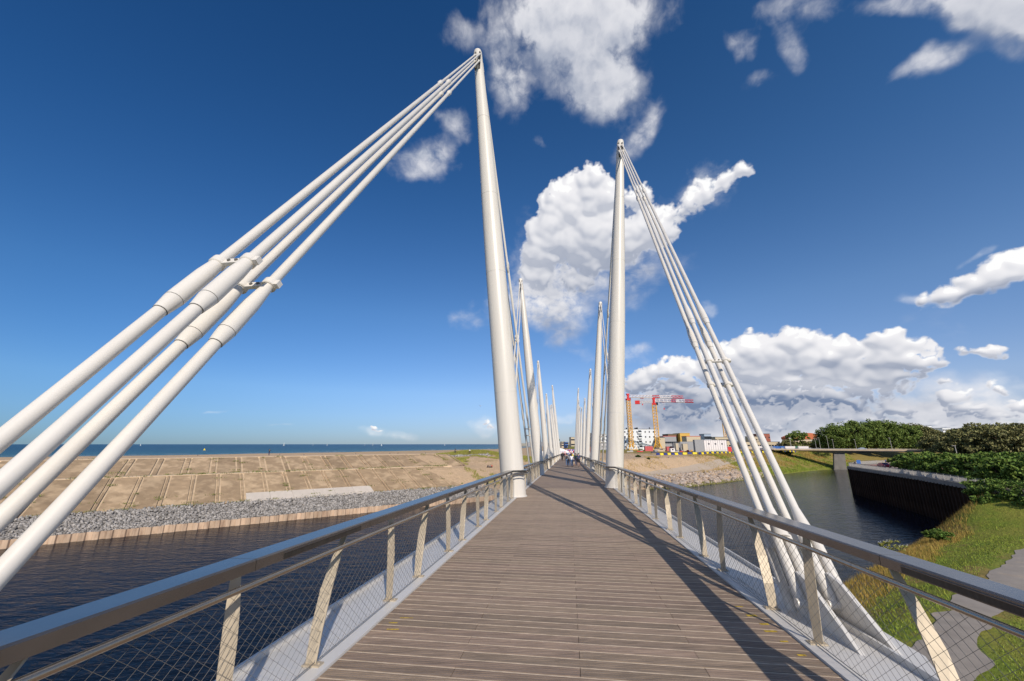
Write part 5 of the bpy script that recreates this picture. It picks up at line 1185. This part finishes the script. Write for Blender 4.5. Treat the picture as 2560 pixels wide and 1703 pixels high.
building('brick_block', 'red brick warehouse left of the round dark tree', 1908, 1928, 380, 9.5, -4.6, M_brick, depth=14, wins=(4, 2, 1.2, 1.4))
building('slate_roof_house', 'row house with a dark roof between stay cables and round tree', 1880, 1912, 370, 6.8, -4.6, M_bufft, depth=10, wins=(6, 2, 1.1, 1.3), rooftop=3)
building('cream_block', 'long cream low block behind the parked cars at the site edge', 1860, 1950, 340, 1.8, -4.6, M_bufft, depth=10, wins=(12, 1, 2.0, 1.2))
building('flat_block', 'white flat block whose top shows above the tall green trees', 2300, 2340, 480, 21.5, -4, M_wallW, depth=14, wins=(8, 5, 1.4, 1.5)); building('flat_block', 'white flat block above the tenth tall tree', 2366, 2386, 470, 18.5, -4, M_wallW, depth=14, wins=(5, 5, 1.4, 1.5))
building('brick_block', 'red brick block with white top seen over the brown green trees', 2428, 2446, 420, 16.2, -4, M_brick, roof=M_craneW, depth=14, wins=(4, 4, 1.2, 1.4))
# orange roofed hall with curved roof
A = at_t(1985, 1110, 350); B = at_t(2062, 1110, 350); c = (A + B) / 2; w = (B - A).length; hall = thing('curved_roof_hall', 'hall with a curved orange roof and white stripes beyond the road bridge', 'building', (c.x, c.y, -4.2), math.atan2(B.y - A.y, B.x - A.x))
arc = [(-w / 2 + w * i / 14, 9.5 + 4.2 * math.sin(PI * (i + 1) / 17)) for i in range(15)]
MB().prism(arc + [(w / 2, 8.4), (-w / 2, 8.4)], 16, axis='y', base=0).build('roof', M_orange, hall); MB().box((0, 8, 4.2), (w - .5, 15, 8.6)).build('wall', M_bufft, hall)
for k in range(3):
    arc2 = [(-w / 2 + 8 + k * 3 + (w * .62) * i / 12, 4.0 + (5.8 - k * .4) * math.sin(PI / 2 * i / 12) + .0) for i in range(13)]
    MB().prism(arc2 + [(x_, z_ - .9) for x_, z_ in arc2[::-1]], 1.0, axis='y', base=-2.4 - k * 1.6).build('roof_stripe', M_craneW if k != 1 else M_wallD, hall)
MB().box((6, -3, 2), (w * .7, 4, 5)).build('annex', M_wallD, hall)
# site cabins and stores
def cabin(label, px0, px1, t, h, mat, name='site_cabin', wins=0, n=1, group='site cabins', zb=-4.9, cat='container', corr=False):
    A = at_t(px0, 1120, t); B = at_t(px1, 1120, t); c = (A + B) / 2; w = math.hypot(B.x - A.x, B.y - A.y); t_ = thing(name, label, cat, (c.x, c.y, zb), math.atan2(B.y - A.y, B.x - A.x), group)
    MB().box((0, 1.2, h / 2 - .3), (w, 2.4, h + .6)).build('body', mat, t_)
    fr = MB()
    for x in np.linspace(-w / 2, w / 2, n + 1): fr.box((x, -.02, h / 2), (.12, .1, h + .05))
    fr.box((0, -.02, h + .02), (w + .1, .1, .14)); fr.build('frame', M_wallG, t_)
    for k in range(wins): MB().box((-w / 2 + w * (k + .7) / (wins + .4), -.05, h * .72), (.9, .08, .7)).build('window', M_glass, t_)
    return t_
cabin('large plain grey site cabin stack left of the white cabins', 1738.5, 1761, 226, 7.6, M_wallG, n=1, zb=-5.2); cabin('long two storey row of white site cabins above the barrier', 1761.5, 1818, 226, 7.4, M_craneW, wins=3, n=10, zb=-5.2)
cabin('small red container right of the white cabins', 1819, 1829, 226, 3.8, M_red, zb=-5.2); cabin('small white cabin in the middle of the building site', 1676, 1687, 232, 2.9, M_craneW, wins=1, zb=-5.2)
cabin('orange red formwork panel rack left of the big crane foot', 1613, 1632, 262, 3.6, M_red, n=9, name='formwork_rack', cat='formwork'); cabin('orange red formwork panel rack right of the big crane foot', 1667, 1684, 262, 3.4, M_red, n=9, name='formwork_rack', cat='formwork')
cabin('grey unfinished concrete wall behind the small white cabin', 1685, 1700, 258, 5.6, M_wallG, name='raw_concrete_wall', cat='wall', group='raw concrete walls'); cabin('tall grey unfinished wall with a buff wedge right of the pale doorway', 1702, 1735, 262, 6.4, M_wallG, name='raw_concrete_wall', cat='wall', group='raw concrete walls')
cabin('buff wedge shaped hoarding in front of the tall grey unfinished wall', 1708, 1720, 252, 5.2, M_bufft, name='hoarding', cat='hoarding'); cabin('pale buff doorway panel between two grey unfinished walls', 1690, 1697, 250, 5.4, M_bufft, name='hoarding', cat='hoarding')
cabin('low concrete block under the big crane with dark stacks', 1636, 1662, 240, 1.8, M_ledge, name='concrete_block', cat='block', zb=-5.2)
for i, (px, t, m_, lab) in enumerate([(1703, 240, M_red, 'red drum beside the grey unfinished wall'), (1718, 236, M_red, 'red machine cover in the middle of the building site'), (1640, 236, M_wallD, 'dark heap of formwork left of the concrete block'), (1692, 238, M_railg, 'grey stack of scaffold parts right of the small white cabin'), (1727, 238, M_yellow, 'orange yellow site dumper beside the grey cabin'), (1600, 240, M_red, 'low red load on the sand in front of the white flats'), (1575, 238, M_railg, 'grey fenced skip at the foot of the first crane'), (1636, 222, M_wallD, 'dark rubble pile at the left end of the barrier row')]):
    p = at_t(px, 1130, t); o = thing('site_gear', lab, 'machinery', (p.x, p.y, -5.3), random.uniform(-.4, .4)); w = random.uniform(1.6, 2.6) * (1.6 if i in (5, 6, 7) else 1)
    MB().box((0, 0, .7), (w, 1.6, 1.2)).build('body', m_, o)
    b = MB(); b.box((w * .25, 0, 1.6), (w * .4, 1.2, .7)); b.build('top', m_ if i in (1, 4) else M_wallG, o)
    b = MB(); [b.path([(x_, -.9, .3), (x_, .9, .3)], .3, n=8) for x_ in (-w / 3, w / 3)]; b.build('runner', M_wallD, o)
# fence of upright poles between white cabins and the barrier
sf = thing('site_fence', 'thin wire site fence on grey posts before the white cabins', 'fence', tuple(at_t(1785, 1130, 218)), 0)
A = at_t(1742, 1130, 216); B = at_t(1822, 1130, 222)
for k in range(15):
    p = A.lerp(B, k / 14) - sf.location; MB().path([(p.x, p.y, -1.2), (p.x, p.y, 1.2)], .05, n=4).build('fence_post', M_railg, sf)
b = MB(); a_, b_ = A - sf.location, B - sf.location
for z in (-.2, 1.1): b.path([(a_.x, a_.y, z), (b_.x, b_.y, z)], .03, n=4)
b.build('fence_wire', M_railg, sf)
# barrier row: alternating yellow and blue plastic barriers
xb = 1640.0; k = 0
bm = {}
for nm, m_ in (('y', M_byel), ('n', M_navy)):
    b = MB(); b.prism([(-.32, 0), (.32, 0), (.30, .22), (.14, .4), (.10, 1.0), (-.10, 1.0), (-.14, .4), (-.30, .22)], 1.9, axis='x', base=-.95); bm[nm] = b.mesh('plastic_barrier', m_)
line = [Vector(land_hit(a_, b_, 150, 330)) for a_, b_ in ((1645, 1137.6), (1700, 1136.8), (1750, 1136), (1800, 1135), (1843, 1134), (1890, 1133), (1940, 1131.5), (1992, 1130.5))]
pts_ = []; 
for a_, b_ in zip(line[:-1], line[1:]):
    L_ = (b_ - a_).length; m_ = int(L_ / 2.05)
    for j in range(m_): pts_.append((a_.lerp(b_, j / m_), math.atan2(b_.y - a_.y, b_.x - a_.x)))
for j, (p, a_) in enumerate(pts_):
    kk = 'y' if j % 2 else 'n'; z = land1(p.x, p.y)
    o = link_mesh('plastic_barrier', bm[kk], None, (p.x, p.y, z), a_ + random.uniform(-.06, .06)); tag(o, '%s plastic barrier, %s of its colour from the left end of the row' % ('yellow' if kk == 'y' else 'navy blue', ordinal(j // 2 + 1)), 'barrier', 'plastic barriers along the edge of the building site')
# parked vans and stalls beyond the right end of the barrier row
for i, (px, t, m_, lab) in enumerate([(1975, 290, M_craneW, 'white van parked left of the street lamps'), (2008, 285, M_craneW, 'white lorry box parked at the left end of the road bridge'), (1990, 300, plain('green_tarpaulin', (.02, .16, .07)), 'green covered trailer parked left of the road bridge'), (1955, 305, M_blue, 'blue flat trailer parked beyond the barrier row'), (1940, 300, M_blue, 'blue container behind the barrier row left of the white van'), (1920, 300, M_wallG, 'grey parked van beyond the barrier row'), (1900, 305, M_craneW, 'white parked van beyond the stay cables')]):
    p = at_t(px, 1122, t); o = thing('parked_van', lab, 'van', (p.x, p.y, -5.0), -.3); MB().box((0, 0, 2.0), (6.2, 2.2, 3.0)).build('cargo_box', m_, o); MB().box((4.0, 0, 1.5), (1.7, 2.0, 2.0), top=.85).build('cab', M_wallG if i != 0 else M_craneW, o)
    for x_ in (-2, 3.8):
        for y_ in (-.9, .9): MB().path([(x_, y_ - .12, .45), (x_, y_ + .12, .45)], .45, n=10).build('wheel', CL['black'], o)
mast2 = thing('light_mast', 'pale lattice light pole rising beside the round dark tree', 'pole', tuple(at_t(1979, 1124, 290)), 0); MB().path([(0, 0, -2), (0, 0, 8)], .14, n=6).build('pole', M_railg, mast2); MB().box((0, 0, 8), (1.6, .3, .3)).build('floodlight', M_craneW, mast2)

# ================================================================== TOWN FRONT behind the bridge end
pz = MB().add([tuple(br(-7, 147, .0)), tuple(br(9, 147, .0)), tuple(br(26, 560, 4.5)), tuple(br(-8, 560, 4.5))], [(0, 1, 2, 3)]); pz.build('promenade', plain('pale_promenade_paving', (.50, .43, .34), .95), kind='structure')
b = MB(); b.prism([(-7, 140), (9, 140), (9, 150), (-7, 150)], 3.0, base=-5.4); ab = b.build('bridge_landing', M_ledge); ab.location = br(0, 0, 0); ab.rotation_euler = (0, 0, HEAD); ab['kind'] = 'structure'
# far coast: dunes and houses low on the horizon
V = []; F = []; N_ = 90
for i in range(N_ + 1):
    a = R(-1.2) + (R(60) - R(-1.2)) * i / N_; d = 2600 - 700 * i / N_; x, y = math.sin(a) * d, math.cos(a) * d; h = -14.5 + 14 + 17 * float(fbm(i / 5, 1.5, 3)) * min(1, i / 8)
    V += [(x, y, -15), (x, y, h), (x * 1.2, y * 1.2, h + 2), (x * 1.3, y * 1.3, -15)]
for i in range(N_): 
    for k in range(3): F.append((i * 4 + k, i * 4 + k + 1, i * 4 + 5 + k, i * 4 + 4 + k))
big_mesh('far_dunes', V, F, node_mat('hazy_far_dune', (.20, .21, .19), rough=1, var=.3, vscale=.01, second=(.30, .27, .22), s2scale=.006), smooth=True, kind='structure')
for i, (px0, px1, t, zt, m_, lab) in enumerate([(1428, 1437, 600, 10, M_bufft, 'pale block at the far end of the promenade'), (1404, 1412, 700, 4, M_bufft, 'low beach pavilion far down the promenade'), (1413, 1420, 640, 3, M_blue, 'blue kiosk far down the promenade'), (1320, 1330, 2300, 10, M_wallG, 'grey harbour building on the far coast, leftmost'), (1352, 1366, 2400, 12, M_wallG, 'grey harbour building on the far coast left of the masts')]):
    building('far_building', lab, px0, px1, t, zt, -5 if t < 1000 else -13, m_, depth=20, wins=(3, 2, 2, 2) if t < 1000 else None)
tent = thing('event_tent', 'long pale domed tent at the end of the footbridge', 'tent', br(-6.5, 205, 0), HEAD)
arc = [(-9 + 18 * i / 14, 4.6 * math.sin(PI * i / 14) ** .6) for i in range(15)]; MB().prism(arc[::-1], 12, axis='y', base=0).build('canopy', M_sail, tent, smooth=False, loc=(0, 0, -1.0)); MB().box((0, -.1, .1), (2.4, .2, 2.2)).build('door', M_wallG, tent)
flag = thing('beacon_mast', 'white harbour mast with a green flag at the end of the footbridge', 'flagpole', br(-5.0, 190, 0)); MB().path([(0, 0, -1), (0, 0, 7.6)], .14, n=8).build('pole', M_craneW, flag); MB().box((.7, 0, 6.9), (1.2, .04, .9)).build('flag', CL['green'], flag); MB().path([(0, 0, 3.0), (0, 0, 4.2)], .35, n=8).build('lantern', M_craneW, flag)

# ================================================================== PEOPLE
def skin_body(name, joints, edges, mat, parent, sub=1, root=0):
    me = bpy.data.meshes.new(name); me.from_pydata([j[0] for j in joints], edges, []); me.materials.append(mat)
    o = bpy.data.objects.new(name, me); C.objects.link(o); o.parent = parent
    sk = o.modifiers.new('skin', 'SKIN'); sk.use_smooth_shade = True
    if not me.skin_vertices: pass
    lay = me.skin_vertices[0] if me.skin_vertices else None
    if lay is None:
        import bmesh
        bm = bmesh.new(); bm.from_mesh(me); bm.verts.layers.skin.verify(); bm.to_mesh(me); bm.free(); lay = me.skin_vertices[0]
    for i, j in enumerate(joints):
        r = j[1]; lay.data[i].radius = r if isinstance(r, tuple) else (r, r)
    lay.data[root].use_root = True
    if sub: s = o.modifiers.new('sub', 'SUBSURF'); s.levels = sub; s.render_levels = sub
    return o
def pose(kind, h):
    """joints (x side, y forward, z up) of a person 1 unit = height h"""
    J = {}
    st = .13 if kind == 'walk' else .02
    J['pel'] = (0, 0, .52); J['waist'] = (0, 0, .60); J['chest'] = (0, .0, .74); J['neck'] = (0, .005, .835); J['head'] = (0, .012, .90); J['crown'] = (0, .010, .965)
    for s, k in ((-1, 'l'), (1, 'r')):
        ph = s * st
        J['hip' + k] = (s * .052, 0, .50); J['knee' + k] = (s * .055, ph * .55 + .015, .28); J['ank' + k] = (s * .055, ph, .045 + (.03 if ph < -.05 else 0)); J['toe' + k] = (s * .06, ph + .075, .018)
        J['sh' + k] = (s * .105, 0, .80); J['el' + k] = (s * .135, -ph * .35 - .01, .64); J['wr' + k] = (s * .135, -ph * .9 + .05, .50); J['hd' + k] = (s * .13, -ph * 1.0 + .07, .455)
    if kind == 'photo':
        for s, k in ((-1, 'l'), (1, 'r')): J['el' + k] = (s * .14, .10, .74); J['wr' + k] = (s * .06, .18, .86); J['hd' + k] = (s * .03, .20, .90)
    if kind in ('sit', 'bike'):
        dz = -.40 if kind == 'sit' else .0
        for s, k in ((-1, 'l'), (1, 'r')):
            if kind == 'sit': J['knee' + k] = (s * .07, .20, .60); J['ank' + k] = (s * .07, .26, .43); J['toe' + k] = (s * .07, .33, .41); J['wr' + k] = (s * .09, .17, .60); J['el' + k] = (s * .13, .06, .64); J['hd' + k] = (s * .08, .21, .60)
            else: J['knee' + k] = (s * .06, .17, .38 + s * .04); J['ank' + k] = (s * .06, .05, .17 + s * .06); J['toe' + k] = (s * .06, .12, .15 + s * .06); J['sh' + k] = (s * .105, .06, .80); J['el' + k] = (s * .14, .16, .70); J['wr' + k] = (s * .13, .26, .64); J['hd' + k] = (s * .13, .30, .64)
        if kind == 'sit': J = {k: (v[0], v[1], v[2] + dz) for k, v in J.items()}
        if kind == 'bike': J['chest'] = (0, .05, .74); J['neck'] = (0, .08, .83); J['head'] = (0, .10, .90); J['crown'] = (0, .10, .965)
    return {k: (v[0] * h, v[1] * h, v[2] * h) for k, v in J.items()}
def person(label, loc, rz, top, bottom, h=1.72, kind='walk', shorts=False, bare_arms=False, hair='short', group=None, far=False, bag=None, skirt=False):
    t = thing('person', label, 'person', loc, rz, group); J = pose(kind, h); sub = 0 if far else 1
    def part(name, names, edges, mat):
        idx = {n: i for i, (n, r) in enumerate(names)}; return skin_body(name, [(J[n], (r * h if not isinstance(r, tuple) else (r[0] * h, r[1] * h))) for n, r in names], [(idx[a], idx[b]) for a, b in edges], mat, t, sub)
    sk = [('pel', .055), ('waist', .05), ('chest', .06), ('neck', .030), ('head', .044), ('crown', .034)]
    ed = [('pel', 'waist'), ('waist', 'chest'), ('chest', 'neck'), ('neck', 'head'), ('head', 'crown')]
    for k in 'lr':
        sk += [('hip' + k, .042), ('knee' + k, .030), ('ank' + k, .020), ('toe' + k, .017), ('sh' + k, .026), ('el' + k, .021), ('wr' + k, .014), ('hd' + k, .016)]
        ed += [('pel', 'hip' + k), ('hip' + k, 'knee' + k), ('knee' + k, 'ank' + k), ('ank' + k, 'toe' + k), ('chest', 'sh' + k), ('sh' + k, 'el' + k), ('el' + k, 'wr' + k), ('wr' + k, 'hd' + k)]
    part('body', sk, ed, M_skin)
    tp = [('waist', (.085, .062)), ('chest', (.098, .066)), ('pel', (.085, .066))]; te = [('pel', 'waist'), ('waist', 'chest')]
    for k in 'lr':
        tp += [('sh' + k, .036), ('el' + k, .029)]; te += [('chest', 'sh' + k), ('sh' + k, 'el' + k)]
        if not bare_arms: tp += [('wr' + k, .021)]; te += [('el' + k, 'wr' + k)]
    part('top', tp, te, top)
    bp = [('pel', (.080, .066))]; be = []
    for k in 'lr':
        bp += [('hip' + k, .055), ('knee' + k, .050 if shorts else .040)]; be += [('pel', 'hip' + k), ('hip' + k, 'knee' + k)]
        if not shorts: bp += [('ank' + k, .030)]; be += [('knee' + k, 'ank' + k)]
    part('shorts' if shorts else 'trousers', bp, be, bottom)
    hx, hy, hz = J['head']; hb = MB(); hb.ellipsoid((hx, hy - .012 * h, hz + .026 * h), (.047 * h, .052 * h, .052 * h), 10, 7)
    if hair == 'long': hb.ellipsoid((hx, hy - .03 * h, hz - .03 * h), (.045 * h, .032 * h, .075 * h), 10, 6)
    hb.build('hair', M_hair, t, smooth=True)
    for k in 'lr':
        x, y, z = J['toe' + k]; ax, ay, az_ = J['ank' + k]; MB().box(((x + ax) / 2, (y + ay) / 2 + .005, z + .004), (.052 * h, .14 * h, .034 * h)).build('shoe', M_hair if bottom is not CL['white'] else M_sail, t)
    if bag: MB().ellipsoid((J['chest'][0], J['chest'][1] - .09 * h, J['chest'][2] - .05 * h), (.075 * h, .05 * h, .105 * h), 10, 7).build('backpack', bag, t, smooth=True)
    return t
def on_deck(px, s):
    """lateral place on the deck for a figure seen at this column"""
    r = ray(px, 1160); l = r.x * cn - r.y * sn; a_ = r.x * sn + r.y * cn; return br(l / a_ * s, s, 0)
grpw = 'people walking on the footbridge'
person('person in a grey top and blue jeans with a backpack, leftmost of the four walkers', on_deck(1417.5, 56), HEAD, CL['grey'], CL['jeans'], 1.74, group=grpw, bag=CL['dark'], hair='short')
person('person in a white top and blue jeans with long dark hair among the four walkers', on_deck(1429.5, 55), HEAD, CL['white'], CL['jeans'], 1.68, group=grpw, hair='long')
person('person in a dark green top and dark trousers among the four walkers', on_deck(1440.5, 60), HEAD, CL['green'], CL['navy'], 1.76, group=grpw)
person('person in a navy shirt and black shorts, rightmost of the four walkers', on_deck(1447, 56), HEAD, CL['navy'], CL['black'], 1.80, shorts=True, bare_arms=True, group=grpw)
person('small child in a dark top between the white shirt and the navy shirt walkers', on_deck(1435.5, 58), HEAD, CL['dark'], CL['beige'], 1.05, shorts=True, group=grpw, far=True)
person('small child in dark clothes beside the grey top walker', on_deck(1421.8, 58), HEAD, CL['dark'], CL['jeans'], 1.10, group=grpw, far=True)
crowd = [(1406.0, 92, 'black', 'black', 'person in black bending at the left railing near the bridge end'), (1409, 94, 'dark', 'beige', 'person in dark top beside the one bending at the left railing'), (1427.5, 92, 'navy', 'jeans', 'person in navy ahead of the four walkers'), (1431.5, 88, 'yellow', 'dark', 'person in a bright yellow top ahead of the four walkers'),
         (1411, 122, 'black', 'black', 'lone person in black far along the left of the deck'), (1406.5, 128, 'dark', 'jeans', 'person in dark top at the far left end of the deck'), (1417, 118, 'beige', 'black', 'person in a beige top far along the deck'), (1425, 120, 'white', 'jeans', 'person in a white top far along the deck'), (1430, 126, 'dark', 'dark', 'person in dark clothes far along the deck'), (1434, 112, 'white', 'navy', 'person in a white top far along the right of the deck'),
         (1421, 135, 'blue', 'dark', 'person in a blue top far along the deck'), (1428, 140, 'red', 'dark', 'person in a red top far along the deck'), (1433, 134, 'navy', 'beige', 'person in navy and beige at the far right of the deck')]
for px, s, a_, b_, lab in crowd: person(lab, on_deck(px, s), HEAD + random.uniform(-.4, .4) + (PI if random.random() < .5 else 0), CL[a_], CL[b_], random.uniform(1.6, 1.82), far=True, group='people far along the footbridge')
# promenade crowd far away: uncountable specks
for i, nm in enumerate(('dark', 'white', 'blue', 'red')):
    b = MB()
    for k in range(42):
        p = br(random.uniform(-4, 7), random.uniform(160, 330), 0); h = random.uniform(1.5, 1.8); z = p.z + (p.y - 146) * .0 + .0
        tt = (p.y - 146) / 410; z = br(0, 147, 0).z * (1 - tt) + br(0, 560, 4.5).z * tt
        b.path([(p.x, p.y, z), (p.x, p.y, z + h * .5), (p.x, p.y, z + h * .8), (p.x, p.y, z + h)], [.16, .2, .22, .1], n=6)
    b.build('promenade_crowd', CL[nm], kind='stuff')
# on the dyke and the dunes
p = dk(-.1, 127.6, -3.18); q = at_z(672, 1139, -3.18); person('person in dark clothes standing on the dyke crest raising a camera to the sea', (q.x, q.y, -3.18), 0.5, CL['black'], CL['navy'], 1.85, kind='photo')
def bicycle(label, loc, rz):
    t = thing('bicycle', label, 'bicycle', loc, rz)
    for y in (-.52, .52):
        b = MB(); pts = [(0, y + .34 * math.cos(a_), .34 + .34 * math.sin(a_)) for a_ in np.linspace(0, 2 * PI, 19)]; b.path(pts, .025, n=5, caps=False); b.build('wheel', CL['black'], t)
    b = MB(); [b.path([(0, *A), (0, *B)], .022, n=5) for A, B in (((-.52, .34), (-.1, .32)), ((-.1, .32), (-.2, .85)), ((-.1, .32), (.36, .75)), ((-.18, .78), (.36, .8)), ((.36, .85), (.52, .34)), ((-.52, .34), (-.18, .76)))]; b.build('frame', CL['black'], t)
    MB().box((0, -.22, .9), (.14, .24, .06)).build('saddle', CL['black'], t); MB().path([(-.26, .34, .98), (0, .38, .96), (.26, .34, .98)], .018, n=5).build('handlebar', CL['black'], t); return t
for (px, py, top, bot, lab, lb) in [(1137, 1134.6, 'black', 'navy', 'cyclist in black riding past the end of the dyke', 'bicycle ridden by the cyclist in black'), (1173, 1136.2, 'white', 'black', 'cyclist in a white top riding beside the dunes', 'bicycle ridden by the cyclist in white')]:
    q = at_z(px, py, -3.3); z = max(-3.3, land1(q.x, q.y)); bicycle(lb, (q.x, q.y, z), R(-100)); person(lab, (q.x, q.y, z + .12), R(-100), CL[top], CL[bot], 1.75, kind='bike')
for i, (px, c_) in enumerate([(1220.5, 'dark'), (1225.5, 'grey'), (1230, 'red')]):
    q = at_t(px, 1150, 130); z = land1(q.x, q.y); person('person in a %s top seated on the dune sand, %s of three' % (c_, ('left', 'middle', 'right')[i]), (q.x, q.y, z), 2.6, CL[c_], CL['black'], 1.7, kind='sit', group='three people seated on the dune')
for i, (px, c_, b_) in enumerate([(2243.5, 'blue', 'black'), (2250, 'white', 'black')]):
    q = (124.5 + i * 1.1, 139.0 + i * .3); person('person in a %s top walking beside the far quay railing' % c_, (q[0], q[1], QZ), 1.2, CL[c_], CL[b_], 1.75, group='two people beside the far quay railing')
q = (103.5, 126.0); person('person in dark clothes standing beside the blue sign on the quay', (q[0], q[1], QZ), .6, CL['dark'], CL['black'], 1.72, far=True)
for i, (px, py) in enumerate([(495, 1137), (700, 1133.5), (760, 1134), (890, 1131), (975, 1130), (995, 1131), (1064, 1124), (1145, 1127), (1149, 1127.2), (1186, 1128), (1352, 1150)]):
    q = at_t(px, py, 420 if i != 10 else 150); z = land1(q.x, q.y); person('tiny walker far off on the open beach, %s from the left' % ordinal(i + 1) if i != 10 else 'person in dark clothes on the dune left of the third mast', (q.x, q.y, z), random.uniform(0, 6), CL['dark'], CL['navy'], 1.75, far=True, group='walkers on the far beach' if i != 10 else None)
# boats, kite, gull
for i, (px, w) in enumerate([(710, 1.3), (783, .7), (818, .7), (912, .8), (932, .9), (954, .7), (1112, .7), (352, .7)]):
    p = at_t(px, 1110, 3800); b = thing('sailboat', '%s tiny white sailboat on the horizon, counted from the left' % ['second', 'third', 'fourth', 'fifth', 'sixth', 'seventh', 'eighth', 'first'][i], 'sailboat', (p.x, p.y, -14.4), random.uniform(0, 3), 'sailboats on the horizon'); s = 26 * w
    MB().prism([(-s * .22, 0), (s * .22, 0), (s * .28, .09 * s), (-s * .24, .08 * s)], s * .12, axis='y', base=-s * .06).build('hull', M_sail, b); MB().prism([(-s * .18, s * .12), (s * .16, s * .12), (0, s)], .4, axis='y', base=-.2).build('sail', M_sail, b)
kp = at_t(511, 1124, 500); kt = thing('kite', 'small yellow kite low over the surf', 'kite', (kp.x, kp.y, kp.z)); MB().prism([(-1.6, -1.2), (0, 1.6), (1.6, -1.2), (0, -.5)], .1, axis='y').build('kite_sail', M_byel, kt)
gp = at_t(1201, 1015, 90); gl = thing('gull', 'white gull gliding left of the nearest left mast', 'gull', (gp.x, gp.y, gp.z), .4); MB().ellipsoid((0, 0, 0), (.09, .26, .08), 8, 6).build('bird_body', M_sail, gl, smooth=True)
for s_ in (-1, 1): MB().add([(0, .1, .03), (0, -.08, .03), (s_ * .35, -.06, .14), (s_ * .62, -.16, .06), (s_ * .35, .08, .15)], [(0, 1, 2, 4), (2, 3, 4)]).build('wing', M_sail, gl)
